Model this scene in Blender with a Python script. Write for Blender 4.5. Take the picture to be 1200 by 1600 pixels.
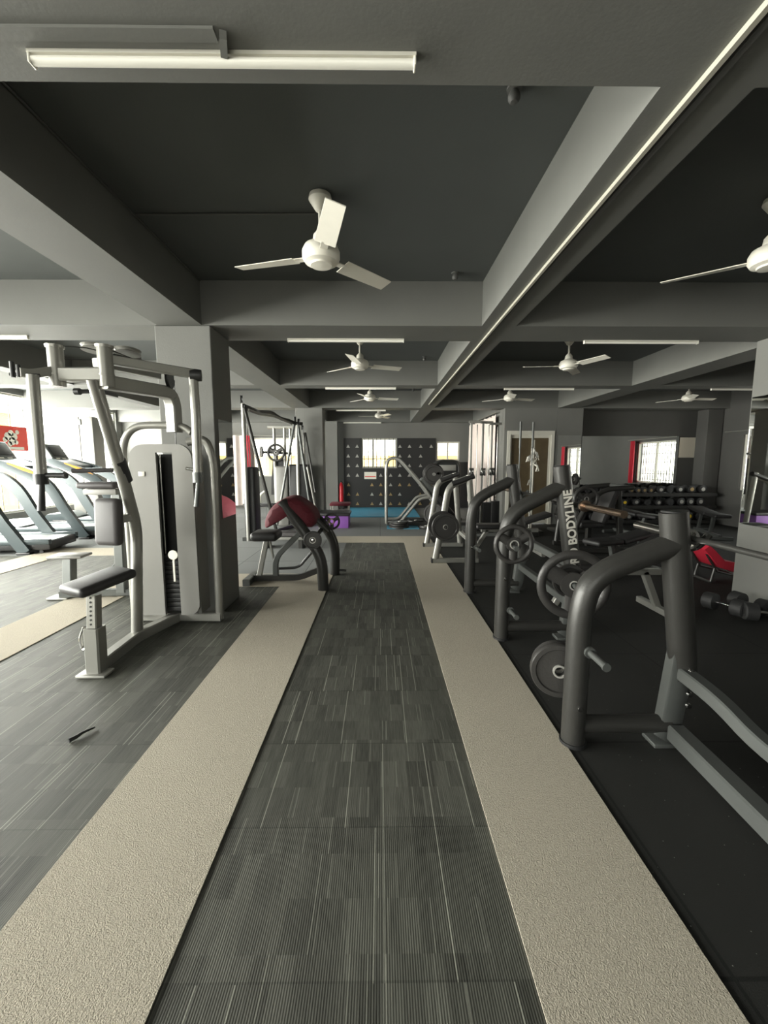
import bpy, bmesh, math, random
from mathutils import Vector, Matrix, Euler
random.seed(7)
PI = math.pi
for o in list(bpy.data.objects): bpy.data.objects.remove(o)
SC = bpy.context.scene
COL = SC.collection
# ------------------------------------------------------------------ camera
cam_d = bpy.data.cameras.new('camera'); cam = bpy.data.objects.new('camera', cam_d); COL.objects.link(cam)
FPX, EYE = 650.0, 1.45
PITCH, YAW = math.atan(78/FPX), -math.atan(6/FPX)
cam.location = (0, 0, EYE)
cam.rotation_euler = (PI/2 - PITCH, 0, YAW)
cam_d.sensor_fit = 'VERTICAL'; cam_d.sensor_height = 24.0; cam_d.lens = 24.0*FPX/1600.0
cam_d.clip_start = 0.02; cam_d.clip_end = 200
SC.camera = cam
# ------------------------------------------------------------------ world, light, exposure
SC.view_settings.view_transform = 'Standard'; SC.view_settings.look = 'None'
SC.view_settings.gamma = 1; SC.view_settings.use_curve_mapping = False
SC.view_settings.exposure = 0.0
W = bpy.data.worlds.new('world'); SC.world = W; W.use_nodes = True
nt = W.node_tree; nt.nodes.clear()
out = nt.nodes.new('ShaderNodeOutputWorld'); bg = nt.nodes.new('ShaderNodeBackground')
geo = nt.nodes.new('ShaderNodeTexCoord'); sep = nt.nodes.new('ShaderNodeSeparateXYZ'); rmp = nt.nodes.new('ShaderNodeValToRGB')
nt.links.new(geo.outputs['Generated'], sep.inputs[0]); nt.links.new(sep.outputs['Z'], rmp.inputs[0])
rmp.color_ramp.elements[0].position = 0.0; rmp.color_ramp.elements[0].color = (0.80, 0.77, 0.68, 1)
rmp.color_ramp.elements[1].position = 0.25; rmp.color_ramp.elements[1].color = (0.97, 1.0, 0.97, 1)
nt.links.new(rmp.outputs[0], bg.inputs[0]); bg.inputs[1].default_value = 5.0
nt.links.new(bg.outputs[0], out.inputs[0])

def daylight(name, loc, rot, sx, sy, power, color=(1, .985, .93)):
    d = bpy.data.lights.new(name, 'AREA'); d.shape = 'RECTANGLE'; d.size = sx; d.size_y = sy
    d.energy = power; d.color = color
    o = bpy.data.objects.new(name, d); COL.objects.link(o); o.location = loc; o.rotation_euler = rot
    return o
# daylight just outside the windows (the sky's light coming through the openings)
daylight('daylight_left', (-8.35, 4.4, 1.75), (0, -PI/2, 0), 2.5, 17.0, 5200)
daylight('daylight_right_far', (8.25, 8.4, 1.45), (0, PI/2, 0), 1.2, 1.8, 6)
daylight('daylight_right_near', (8.25, 2.2, 1.45), (0, PI/2, 0), 1.2, 1.8, 6)
daylight('daylight_behind', (0.0, -4.3, 1.75), (PI/2, 0, 0), 7.0, 1.9, 170)

# ------------------------------------------------------------------ materials
def mat(name, col, rough=0.6, metal=0.0, bump=0.0, bscale=60, vary=0.0, vscale=5, spec=0.5, coat=0.0):
    m = bpy.data.materials.new(name); m.use_nodes = True
    n = m.node_tree; b = n.nodes['Principled BSDF']
    b.inputs['Base Color'].default_value = (*col, 1); b.inputs['Roughness'].default_value = rough
    b.inputs['Metallic'].default_value = metal; b.inputs['Specular IOR Level'].default_value = spec
    if coat: b.inputs['Coat Weight'].default_value = coat
    tc = n.nodes.new('ShaderNodeTexCoord')
    if vary:
        nz = n.nodes.new('ShaderNodeTexNoise'); nz.inputs['Scale'].default_value = vscale; nz.inputs['Detail'].default_value = 5
        n.links.new(tc.outputs['Object'], nz.inputs['Vector'])
        mx = n.nodes.new('ShaderNodeMix'); mx.data_type = 'RGBA'
        mx.inputs[6].default_value = (*[c*(1-vary) for c in col], 1); mx.inputs[7].default_value = (*[min(1, c*(1+vary)) for c in col], 1)
        n.links.new(nz.outputs[0], mx.inputs[0]); n.links.new(mx.outputs[2], b.inputs['Base Color'])
    if bump:
        nb = n.nodes.new('ShaderNodeTexNoise'); nb.inputs['Scale'].default_value = bscale; nb.inputs['Detail'].default_value = 3
        n.links.new(tc.outputs['Object'], nb.inputs['Vector'])
        bp = n.nodes.new('ShaderNodeBump'); bp.inputs['Strength'].default_value = bump; bp.inputs['Distance'].default_value = 0.01
        n.links.new(nb.outputs[0], bp.inputs['Height']); n.links.new(bp.outputs[0], b.inputs['Normal'])
    return m
M = {}
M['ceiling'] = mat('ceiling_paint', (.085, .092, .088), .75, bump=.06, bscale=90, vary=.12, vscale=2)
M['beam'] = mat('beam_paint', (.145, .146, .134), .65, bump=.05, bscale=70, vary=.10, vscale=3)
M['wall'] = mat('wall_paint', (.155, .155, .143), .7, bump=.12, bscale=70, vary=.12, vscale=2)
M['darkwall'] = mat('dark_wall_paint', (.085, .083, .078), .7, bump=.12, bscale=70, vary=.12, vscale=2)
M['beige'] = mat('beige_carpet', (.44, .398, .322), .95, bump=1.0, bscale=260, vary=.22, vscale=120, spec=.1)
M['silver'] = mat('silver_paint', (.29, .285, .26), .35, metal=.45, vary=.05, vscale=8)
M['silver_panel'] = mat('silver_panel', (.21, .205, .19), .5, metal=.25, vary=.05)
M['chrome'] = mat('chrome', (.75, .74, .72), .12, metal=1.0)
M['brass'] = mat('worn_bar_steel', (.45, .33, .25), .25, metal=1.0)
M['charcoal'] = mat('charcoal_frame', (.040, .039, .036), .36, metal=.3, vary=.1, vscale=20, bump=.1, bscale=200)
M['charcoal_light'] = mat('grey_steel_tube', (.10, .105, .10), .4, metal=.4, vary=.1)
M['black'] = mat('black_plastic', (.018, .018, .018), .45)
M['blackrub'] = mat('black_rubber', (.022, .022, .022), .6, bump=.2, bscale=120)
M['vinyl'] = mat('black_vinyl', (.022, .021, .021), .48, bump=.15, bscale=150)
M['greyvinyl'] = mat('grey_vinyl', (.055, .050, .050), .55, bump=.1, bscale=150)
M['iron'] = mat('cast_iron_plate', (.04, .038, .036), .4, metal=.2, bump=.15, bscale=80)
M['white'] = mat('white_enamel', (.80, .77, .68), .4, vary=.05, vscale=15)
M['tube'] = mat('white_diffuser', (.88, .86, .78), .35)
M['conduit'] = mat('cream_trunking', (.40, .385, .32), .5)
M['red'] = mat('red_fabric', (.55, .015, .04), .7, bump=.2, bscale=90)
M['maroon'] = mat('maroon_cloth', (.13, .012, .022), .75, bump=.35, bscale=70, vary=.3, vscale=30)
M['pink'] = mat('pink_cloth', (.65, .10, .16), .8)
M['purple'] = mat('purple_board', (.27, .10, .42), .55, vary=.1)
M['blue'] = mat('blue_mat', (.06, .28, .42), .6, vary=.2, vscale=4)
M['orange'] = mat('orange_stripe', (.85, .33, .02), .45)
M['tread'] = mat('treadmill_shell', (.055, .07, .074), .3, metal=.2)
M['belt'] = mat('grey_belt', (.30, .31, .30), .3)
M['alu'] = mat('white_aluminium', (.62, .60, .53), .45, metal=.1)
M['board'] = mat('brown_frosted_panel', (.10, .075, .042), .3, vary=.4, vscale=5)
M['curtain'] = mat('pale_curtain', (.72, .63, .58), .8, vary=.1, vscale=6)
M['paper'] = mat('cream_paper', (.62, .57, .47), .8)
M['yellow'] = mat('yellow_cap', (.85, .60, .03), .4)
M['gold'] = mat('brass_cap', (.38, .27, .13), .35, metal=.6)
M['greycap'] = mat('grey_cap', (.42, .41, .38), .4, metal=.4)
M['extinguisher'] = mat('red_cylinder', (.50, .01, .02), .35)
M['signred'] = mat('red_sign', (.72, .05, .03), .5)
M['lettering'] = mat('white_lettering', (.55, .53, .48), .5)
M['housewall'] = mat('yellow_house_paint', (.80, .60, .25), .8)
M['pipegrey'] = mat('grey_conduit', (.09, .09, .085), .6)
def glass(name):
    m = bpy.data.materials.new(name); m.use_nodes = True; n = m.node_tree; n.nodes.clear()
    o = n.nodes.new('ShaderNodeOutputMaterial'); t = n.nodes.new('ShaderNodeBsdfTransparent'); g = n.nodes.new('ShaderNodeBsdfGlossy')
    g.inputs['Roughness'].default_value = .02; t.inputs[0].default_value = (.96, .97, .96, 1)
    mx = n.nodes.new('ShaderNodeMixShader'); mx.inputs[0].default_value = .06
    n.links.new(t.outputs[0], mx.inputs[1]); n.links.new(g.outputs[0], mx.inputs[2]); n.links.new(mx.outputs[0], o.inputs[0]); return m
M['glass'] = glass('window_glass')
M['mirror'] = mat('mirror_glass', (.80, .82, .80), .015, metal=1.0)

def node(n, t, **kw):
    x = n.nodes.new(t)
    for k, v in kw.items(): setattr(x, k, v)
    return x
def carpet():
    m = bpy.data.materials.new('striped_carpet_tile'); m.use_nodes = True; n = m.node_tree; b = n.nodes['Principled BSDF']
    b.inputs['Roughness'].default_value = .62; b.inputs['Specular IOR Level'].default_value = .28
    L = n.links.new
    def mth(op, a, c=None, d=None):
        x = node(n, 'ShaderNodeMath', operation=op)
        for i, v in enumerate((a, c, d)):
            if v is None: continue
            if isinstance(v, (int, float)): x.inputs[i].default_value = v
            else: L(v, x.inputs[i])
        return x.outputs[0]
    tc = node(n, 'ShaderNodeTexCoord'); s = node(n, 'ShaderNodeSeparateXYZ'); L(tc.outputs['Object'], s.inputs[0])
    X, Y = s.outputs['X'], s.outputs['Y']
    def cell(dx, dy, oy, seed, hashrow=True):
        cx = mth('FLOOR', mth('DIVIDE', X, dx)); cy = mth('FLOOR', mth('DIVIDE', mth('ADD', Y, oy), dy))
        c = node(n, 'ShaderNodeCombineXYZ'); L(cx, c.inputs[0]); L(cy, c.inputs[1]); c.inputs[2].default_value = seed
        w = node(n, 'ShaderNodeTexWhiteNoise', noise_dimensions='3D'); L(c.outputs[0], w.inputs['Vector']); return w.outputs[0]
    a = cell(.062, .16, .05, 1.3); a2 = cell(.125, .50, .0, 4.7); a3 = cell(.034, .50, .0, 9.1)
    base = mth('ADD', mth('MULTIPLY', a, .030), mth('ADD', mth('MULTIPLY', a2, .022), mth('MULTIPLY', a3, .012)))
    # fine ribs
    wv = mth('SINE', mth('MULTIPLY', X, 2*PI/.0075))
    nz = node(n, 'ShaderNodeTexNoise'); nz.inputs['Scale'].default_value = 1; 
    mp = node(n, 'ShaderNodeMapping'); mp.inputs['Scale'].default_value = (190, 9, 1); L(tc.outputs['Object'], mp.inputs[0]); L(mp.outputs[0], nz.inputs['Vector'])
    rib = mth('MULTIPLY', mth('SUBTRACT', nz.outputs[0], .5), .075)
    v = mth('ADD', mth('ADD', base, rib), .040)
    # thin pale accent threads
    lw = cell(.0045, .50, .0, 2.2); ln = mth('GREATER_THAN', lw, .979)
    lw2 = cell(.0045, .16, .05, 5.2); ln2 = mth('MULTIPLY', mth('GREATER_THAN', lw2, .975), .4)
    v = mth('MAXIMUM', v, .012)
    v = mth('ADD', v, mth('MULTIPLY', mth('MAXIMUM', ln, ln2), .15))
    # tile seams
    fy = mth('FRACT', mth('DIVIDE', Y, .5)); seam = mth('LESS_THAN', fy, .012)
    v = mth('MULTIPLY', v, mth('SUBTRACT', 1.0, mth('MULTIPLY', seam, .3)))
    c = node(n, 'ShaderNodeCombineColor'); L(v, c.inputs[0]); L(mth('MULTIPLY', v, 1.0), c.inputs[1]); L(mth('MULTIPLY', v, .84), c.inputs[2])
    L(c.outputs[0], b.inputs['Base Color'])
    bp = node(n, 'ShaderNodeBump'); bp.inputs['Strength'].default_value = .14; bp.inputs['Distance'].default_value = .003
    L(wv, bp.inputs['Height']); L(bp.outputs[0], b.inputs['Normal'])
    return m
M['carpet'] = carpet()
def rubber(name, col, speck, thr):
    m = mat(name, col, .75, bump=.3, bscale=300, spec=.3); n = m.node_tree; b = n.nodes['Principled BSDF']
    tc = node(n, 'ShaderNodeTexCoord'); vo = node(n, 'ShaderNodeTexVoronoi'); vo.inputs['Scale'].default_value = 28
    n.links.new(tc.outputs['Object'], vo.inputs['Vector'])
    lt = node(n, 'ShaderNodeMath', operation='LESS_THAN'); lt.inputs[1].default_value = thr; n.links.new(vo.outputs['Distance'], lt.inputs[0])
    br = node(n, 'ShaderNodeTexBrick'); br.inputs['Scale'].default_value = 1; br.inputs['Mortar Size'].default_value = .006
    br.offset = 0; br.inputs['Brick Width'].default_value = 1.0; br.inputs['Row Height'].default_value = 1.0
    br.inputs['Color1'].default_value = (*col, 1); br.inputs['Color2'].default_value = (*[c*1.15 for c in col], 1); br.inputs['Mortar'].default_value = (*[c*.5 for c in col], 1)
    n.links.new(tc.outputs['Object'], br.inputs['Vector'])
    mx = node(n, 'ShaderNodeMix', data_type='RGBA'); mx.inputs[7].default_value = (*speck, 1)
    n.links.new(lt.outputs[0], mx.inputs[0]); n.links.new(br.outputs[0], mx.inputs[6]); n.links.new(mx.outputs[2], b.inputs['Base Color']); return m
M['rubber'] = rubber('black_rubber_floor', (.020, .020, .018), (.22, .22, .2), .05)
M['greytile'] = rubber('grey_rubber_tile', (.17, .175, .17), (.3, .3, .28), .05)

# ------------------------------------------------------------------ mesh helpers
class MB:
    def __init__(s): s.bm = bmesh.new(); s.mi = 0
    def _tag(s, fs):
        for f in fs: f.material_index = s.mi
    def box(s, c, d, rot=None, bev=0.0, seg=2):
        r = bmesh.ops.create_cube(s.bm, size=1.0); vs = r['verts']
        bmesh.ops.scale(s.bm, vec=d, verts=vs)
        fs = set(f for v in vs for f in v.link_faces)
        if bev:
            es = list(set(e for v in vs for e in v.link_edges))
            rr = bmesh.ops.bevel(s.bm, geom=es, offset=min(bev, min(d)*.49), segments=seg, affect='EDGES', profile=.5)
            vs = list(set(v for f in rr['faces'] for v in f.verts) | set(v for v in vs if v.is_valid))
            fs = set(f for v in vs for f in v.link_faces)
        if rot is not None:
            bmesh.ops.rotate(s.bm, cent=(0, 0, 0), matrix=Euler(rot).to_matrix() if not isinstance(rot, Matrix) else rot, verts=vs)
        bmesh.ops.translate(s.bm, vec=c, verts=vs); s._tag(fs); return s
    def span(s, a, b, **k):
        a, b = Vector(a), Vector(b); return s.box((a+b)/2, [abs(x) for x in (b-a)], **k)
    def ring(s, c, u, v, ru, rv, n):
        return [s.bm.verts.new(c + u*(ru*math.cos(2*PI*i/n)) + v*(rv*math.sin(2*PI*i/n))) for i in range(n)]
    def loft(s, rings, cap=True, closed=False):
        n = len(rings[0]); fs = []
        prs = list(zip(rings, rings[1:])) + ([(rings[-1], rings[0])] if closed else [])
        for a, b in prs:
            for i in range(n):
                fs.append(s.bm.faces.new((a[i], a[(i+1) % n], b[(i+1) % n], b[i])))
        if cap and not closed:
            fs.append(s.bm.faces.new(rings[0][::-1])); fs.append(s.bm.faces.new(rings[-1]))
        s._tag(fs); return s
    def tube(s, pts, r, n=12, bend=0.0, closed=False, rv=None, up=None, square=False):
        pts = [Vector(p) for p in pts]
        if bend and len(pts) > 2:
            q = [pts[0]]
            for i in range(1, len(pts)-1):
                a, b, c = pts[i-1], pts[i], pts[i+1]
                d1 = min(bend, (a-b).length*.49); d2 = min(bend, (c-b).length*.49)
                p0 = b+(a-b).normalized()*d1; p2 = b+(c-b).normalized()*d2
                for k in range(7):
                    t = k/6; q.append(p0*(1-t)**2 + b*2*t*(1-t) + p2*t*t)
            q.append(pts[-1]); pts = q
        N = len(pts); rs = r if isinstance(r, (list, tuple)) else [r]*N
        if len(rs) != N: rs = [rs[0]+(rs[-1]-rs[0])*i/(N-1) for i in range(N)]
        rings = []; prev = None
        for i, p in enumerate(pts):
            if closed: t = (pts[(i+1) % N]-pts[i-1]).normalized()
            else: t = (pts[min(i+1, N-1)]-pts[max(i-1, 0)]).normalized()
            if prev is None:
                ref = Vector(up) if up else (Vector((0, 0, 1)) if abs(t.z) < .9 else Vector((0, 1, 0)))
                u = ref - t*ref.dot(t); u.normalize()
            else:
                u = prev - t*prev.dot(t); u.normalize()
            prev = u; v = t.cross(u)
            ru = rs[i]; rw = ru if rv is None else rv
            if square:
                rings.append([s.bm.verts.new(p+u*ru*a+v*rw*b) for a, b in ((1, .8), (1, -.8), (.8, -1), (-.8, -1), (-1, -.8), (-1, .8), (-.8, 1), (.8, 1))])
            else: rings.append(s.ring(p, u, v, ru, rw, n))
        return s.loft(rings, closed=closed)
    def cyl(s, a, b, r, n=20, r2=None): return s.tube([a, b], [r, r if r2 is None else r2], n=n)
    def lathe(s, c, prof, axis=(0, 0, 1), n=32, closed=False):
        ax = Vector(axis).normalized(); ref = Vector((1, 0, 0)) if abs(ax.x) < .9 else Vector((0, 1, 0))
        u = (ref-ax*ref.dot(ax)).normalized(); v = ax.cross(u); c = Vector(c)
        return s.loft([s.ring(c+ax*h, u, v, max(r, .0005), max(r, .0005), n) for r, h in prof], closed=closed)
    def ball(s, c, r, sc=(1, 1, 1), rot=None):
        rr = bmesh.ops.create_uvsphere(s.bm, u_segments=18, v_segments=12, radius=r); vs = rr['verts']
        bmesh.ops.scale(s.bm, vec=sc, verts=vs)
        if rot: bmesh.ops.rotate(s.bm, cent=(0, 0, 0), matrix=Euler(rot).to_matrix(), verts=vs)
        bmesh.ops.translate(s.bm, vec=c, verts=vs); s._tag(set(f for v in vs for f in v.link_faces)); return s
    def prism(s, poly, d, plane='XZ', off=0.0):
        """poly in the plane, extruded by d from off"""
        def P(a, b, h): return {'XZ': (a, h, b), 'XY': (a, b, h), 'YZ': (h, a, b)}[plane]
        lo = [s.bm.verts.new(P(a, b, off)) for a, b in poly]; hi = [s.bm.verts.new(P(a, b, off+d)) for a, b in poly]
        return s.loft([lo, hi])
    def build(s, name, m, parent=None, smooth=True, sub=0):
        bmesh.ops.recalc_face_normals(s.bm, faces=s.bm.faces[:])
        if parent is not None:
            o = Vector((0, 0, 0)); p = parent
            while p is not None: o += p.location; p = p.parent
            bmesh.ops.translate(s.bm, vec=-o, verts=s.bm.verts[:])
        me = bpy.data.meshes.new(name); s.bm.to_mesh(me); s.bm.free()
        for x in (m if isinstance(m, (list, tuple)) else [m]): me.materials.append(M[x])
        if smooth:
            me.polygons.foreach_set('use_smooth', [True]*len(me.polygons))
            me.set_sharp_from_angle(angle=math.radians(40))
        ob = bpy.data.objects.new(name, me); COL.objects.link(ob)
        if sub:
            md = ob.modifiers.new('sub', 'SUBSURF'); md.levels = sub; md.render_levels = sub
        if parent is not None: ob.parent = parent
        return ob
def tag(o, label=None, cat=None, group=None, kind=None):
    if label: o['label'] = label
    if cat: o['category'] = cat
    if group: o['group'] = group
    if kind: o['kind'] = kind
    return o
def thing(name, label, cat, loc=(0, 0, 0), rz=0, group=None):
    o = bpy.data.objects.new(name, None); COL.objects.link(o); o.location = loc; o.rotation_euler = (0, 0, rz); o.empty_display_size = .1
    return tag(o, label, cat, group)
def struct(name, mb, m, parent=None, smooth=False):
    o = mb.build(name, m, parent, smooth)
    if parent is None: o['kind'] = 'structure'
    return o
def clone(o, parent=None):
    c = o.copy(); COL.objects.link(c); c.parent = parent
    for ch in list(o.children): clone(ch, c)
    return c

# ================================================================== THE ROOM
XL, XR, YB, YF, ZC, ZB = -8.0, 8.0, 13.2, -4.0, 3.05, 2.67
# floor: one slab, carpet / rubber regions as its faces
fl = MB()
def reg(mi, x0, x1, y0, y1): fl.mi = mi; fl.span((x0, y0, -.06), (x1, y1, 0))
reg(0, XL, -.61, YF, 4.75); reg(0, XL, -3.4, 4.75, 6.4); reg(0, -.61, .43, YF, 7.42); reg(1, .43, XR, YF, 8.05); reg(2, -3.4, -.61, 4.75, 6.4); reg(2, XL, -.61, 6.4, 8.05); reg(2, -.61, .43, 7.42, 8.05)
reg(2, XL, 2.85, 8.05, YB+.1); reg(1, 2.85, XR, 8.05, 10.4)
struct('floor', fl, ['carpet', 'rubber', 'greytile'])
def strip(x0, x1, y0, y1, label):
    tag(MB().span((x0, y0, .0), (x1, y1, .006)).build('carpet_strip', 'beige', smooth=False), label, 'carpet')
strip(-1.18, -.612, -1.5, 4.75, 'long beige carpet strip along the left edge of the central aisle')
strip(.432, .955, -1.5, 8.05, 'long beige carpet strip running beside the black rubber floor on the right')
strip(-3.4, -.612, 4.752, 5.3, 'beige carpet strip crossing under the maroon-padded preacher curl bench')
strip(-.85, .43, 7.43, 8.05, 'short beige carpet strip closing the far end of the striped aisle')
strip(-3.33, -2.78, -1.5, 4.75, 'beige carpet strip on the left behind the grey chest machine')
strip(-5.5, -4.95, -1.5, 6.4, 'beige carpet strip beside the treadmills, farthest left')
strip(-5.5, -3.0, 6.41, 6.98, 'short beige carpet strip crossing the floor behind the low foot plate, near the treadmills')
# ceiling + walls
struct('ceiling', MB().span((XL-.3, YF-.3, ZC), (XR+.3, YB+.3, ZC+.2)), 'ceiling')
cn = [0]
def beam(x0, x1, y0, y1, z=ZB, m='beam'):
    cn[0] += 1; return struct('trim_%d' % cn[0], MB().span((x0, y0, z), (x1, y1, ZC)), m)
for y0, y1 in ((1.03, 1.51), (3.92, 4.40), (6.85, 7.15), (9.65, 10.08)):
    beam(XL, XR, y0, y1)
beam(XL, 2.85, 13.0, YB)
for x0, x1 in ((-2.0, -1.6), (.92, 1.23)):
    for y0, y1 in ((YF, 1.03), (1.51, 3.92), (4.40, 6.85), (7.15, 9.65), (10.08, 13.0)): beam(x0, x1, y0, y1)
for x0, x1 in ((-5.12, -4.87), (4.05, 4.5)):
    for y0, y1 in ((YF, 1.03), (1.51, 3.92), (4.40, 6.85), (7.15, 9.65)) + (((10.08, 13.0),) if x0 < 0 else ()): beam(x0, x1, y0, y1)
def column(name, x0, x1, y0, y1, z1=ZB, m='wall'): return struct(name, MB().span((x0, y0, 0), (x1, y1, z1), bev=.008), m)
column('wall_column_left', -2.03, -1.53, 3.93, 4.40)
column('wall_column_left_far', -1.93, -1.31, 9.66, 10.07)
column('wall_column_left_end', -1.93, -1.29, 12.75, 12.99)
column('wall_column_right', 3.84, 4.34, 3.93, 4.38)
column('wall_column_right_far', 4.05, 4.65, 9.66, 10.3)
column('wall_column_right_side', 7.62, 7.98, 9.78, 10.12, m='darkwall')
# mirrors on columns
def mirror(name, a, b, label):
    t = thing(name, label, 'mirror', ((a[0]+b[0])/2, (a[1]+b[1])/2, min(a[2], b[2])))
    MB().span(a, b).build('glass', 'mirror', t, smooth=False); return t
mirror('wall_mirror', (-1.528, 3.99, .91), (-1.518, 4.36, 1.85), 'narrow mirror on the aisle side of the left grey column')
mirror('wall_mirror', (3.826, 3.96, .80), (3.838, 4.35, 2.11), 'tall mirror on the grey column at the right edge, reflecting the bright windows')
mirror('wall_mirror', (4.08, 9.64, .5), (4.62, 9.656, 2.06), 'narrow mirror on the far right column beside the white-framed door')
mirror('wall_mirror', (4.75, 10.27, .5), (7.33, 10.295, 2.08), 'wide mirror on the back wall above the dumbbell rack')
tag(MB().span((7.36, 10.28, 1.56), (7.94, 10.298, 2.05), bev=.004).build('notice_board', 'paper', smooth=False), 'blank cream rectangular board on the dark back wall right of the mirror', 'board')

def wall_open(name, axis, pos, th, lo, hi, z1, holes, m):
    """wall slab with rectangular holes (a0,a1,z0,z1) along the axis"""
    mb = MB(); hs = sorted(holes); cur = lo
    def put(a0, a1, b0, b1):
        if a1-a0 < 1e-4 or b1-b0 < 1e-4: return
        if axis == 'Y': mb.span((pos, a0, b0), (pos+th, a1, b1))
        else: mb.span((a0, pos, b0), (a1, pos+th, b1))
    for a0, a1, b0, b1 in hs:
        put(cur, a0, 0, z1); put(a0, a1, 0, b0); put(a0, a1, b1, z1); cur = a1
    put(cur, hi, 0, z1); return struct(name, mb, m)
LW = [(-3.8, 2.4, .35, 2.92), (2.7, 8.1, .35, 2.92), (8.45, 12.9, .35, 2.92)]
wall_open('wall_left', 'Y', XL-.2, .2, YF, YB, ZC, LW, 'wall')
RW = [(1.3, 3.1, .83, 2.05), (7.5, 9.22, .83, 2.05)]
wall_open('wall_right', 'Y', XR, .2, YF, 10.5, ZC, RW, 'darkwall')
BW = [(-5.6, -4.25, .3, 2.3), (-4.0, -2.6, 1.0, 2.2), (-.58, .52, 1.27, 2.19), (1.77, 2.5, 1.5, 2.09)]  # first opening is an added window, hidden behind the pale curtain to brighten it
wall_open('wall_back', 'X', YB, .2, XL, 2.85, ZC, BW, 'wall')
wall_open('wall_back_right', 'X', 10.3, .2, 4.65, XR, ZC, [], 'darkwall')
FW = [(-6.5, -3.4, .9, 2.7), (-2.6, .6, .9, 2.7)]
wall_open('wall_front', 'X', YF-.2, .2, XL, XR, ZC, FW, 'wall')
wall_open('wall_inner', 'Y', 2.85, .2, 9.85, YB, ZC, [], 'wall')
wall_open('wall_door_side', 'X', 9.66, .18, 2.85, 4.05, ZC-.001, [(2.92, 4.0, 0, 2.16)], 'wall')
wn = [0]
def window(axis, pos, a0, a1, z0, z1, nm, bars=(), hb=(), m='alu', ft=.045, inward=1):
    """framed window with nm panes; bars: grille positions"""
    wn[0] += 1
    mid = (a0+a1)/2
    loc = (pos, mid, z0) if axis == 'Y' else (mid, pos, z0)
    t = bpy.data.objects.new('window_%d' % wn[0], None); COL.objects.link(t); t.location = loc; t['kind'] = 'structure'
    def S(mb, p, q, b0, b1, th, o=0):
        if axis == 'Y': mb.span((pos-th/2+o, p, b0), (pos+th/2+o, q, b1))
        else: mb.span((p, pos-th/2+o, b0), (q, pos+th/2+o, b1))
    f = MB(); S(f, a0, a1, z0, z0+ft, .07); S(f, a0, a1, z1-ft, z1, .07); S(f, a0, a0+ft, z0+ft, z1-ft, .07); S(f, a1-ft, a1, z0+ft, z1-ft, .07)
    for k in range(1, nm):
        c = a0+(a1-a0)*k/nm; S(f, c-ft/2, c+ft/2, z0+ft, z1-ft, .06)
    f.build('window_frame', m, t, smooth=False)
    for k in range(nm):
        p = a0+(a1-a0)*k/nm+ft*(1 if k == 0 else .5); q = a0+(a1-a0)*(k+1)/nm-ft*(1 if k == nm-1 else .5)
        g = MB(); S(g, p, q, z0+ft, z1-ft, .006); g.build('pane', 'glass', t, smooth=False)
    if bars or hb:
        g = MB(); o = -.09*inward
        for c in bars: S(g, c-.009, c+.009, z0, z1, .014, o)
        for c in hb: S(g, a0, a1, c-.009, c+.009, .014, o+.013)
        g.build('grille', 'pipegrey', t, smooth=False)
    return t
for a0, a1, z0, z1 in LW:
    window('Y', XL-.08, a0, a1, z0, z1, 3 if a0 < 8 else 1, bars=[9.05+.37*k for k in range(11)] if a0 > 8 else ())
for a0, a1, z0, z1 in RW:
    window('Y', XR+.08, a0, a1, z0, z1, 2, bars=[a0+.12*k for k in range(1, int((a1-a0)/.12))], hb=[z0+.1, z0+.28, z0+.62, z1-.35, z1-.12], inward=-1)
window('X', YB+.08, *BW[0], 2); window('X', YB+.08, *BW[1], 2); window('X', YB+.08, *BW[2], 3, bars=[-.5+.13*k for k in range(8)], hb=[1.55]); window('X', YB+.08, *BW[3], 2)
for w_ in FW: window('X', YF-.08, *w_, 2)
# sliding door
d = bpy.data.objects.new('door_1', None); COL.objects.link(d); d.location = (3.46, 9.72, 0); d['kind'] = 'structure'
f = MB(); f.span((2.92, 9.63, 0), (2.99, 9.75, 2.16)); f.span((3.93, 9.63, 0), (4.0, 9.75, 2.16)); f.span((2.99, 9.63, 2.07), (3.93, 9.75, 2.16)); f.build('door_frame', 'alu', d, smooth=False)
for p, q, y in ((2.99, 3.55, 9.70), (3.49, 3.93, 9.66)):
    s_ = MB(); s_.span((p, y, .02), (p+.05, y+.03, 2.07)); s_.span((q-.05, y, .02), (q, y+.03, 2.07)); s_.span((p+.05, y, .02), (q-.05, y+.03, .10)); s_.span((p+.05, y, 2.0), (q-.05, y+.03, 2.07))
    pn = s_.build('sliding_leaf', 'alu', d, smooth=False)
    MB().span((p+.05, y+.01, .10), (q-.05, y+.02, 2.0)).build('leaf_panel', 'board', pn, smooth=False)
# houses outside the windows
h = thing('house', 'pale yellow house seen through the far windows', 'building', (-1, 22, -3))
MB().span((-9, 20, -3), (6, 24, 1.75)).build('wall', 'housewall', h, smooth=False)
MB().span((-9.2, 19.7, 1.75), (6.2, 24.2, 1.95)).build('roof', 'white', h, smooth=False)
h = thing('house', 'low yellow building beyond the left windows', 'building', (-20, 17, -3))
MB().span((-24, 14.0, -3), (-19, 22, 3.9)).build('wall', 'housewall', h, smooth=False)
MB().span((-24.2, 13.8, 3.9), (-18.8, 22.2, 4.1)).build('roof', 'white', h, smooth=False)

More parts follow.
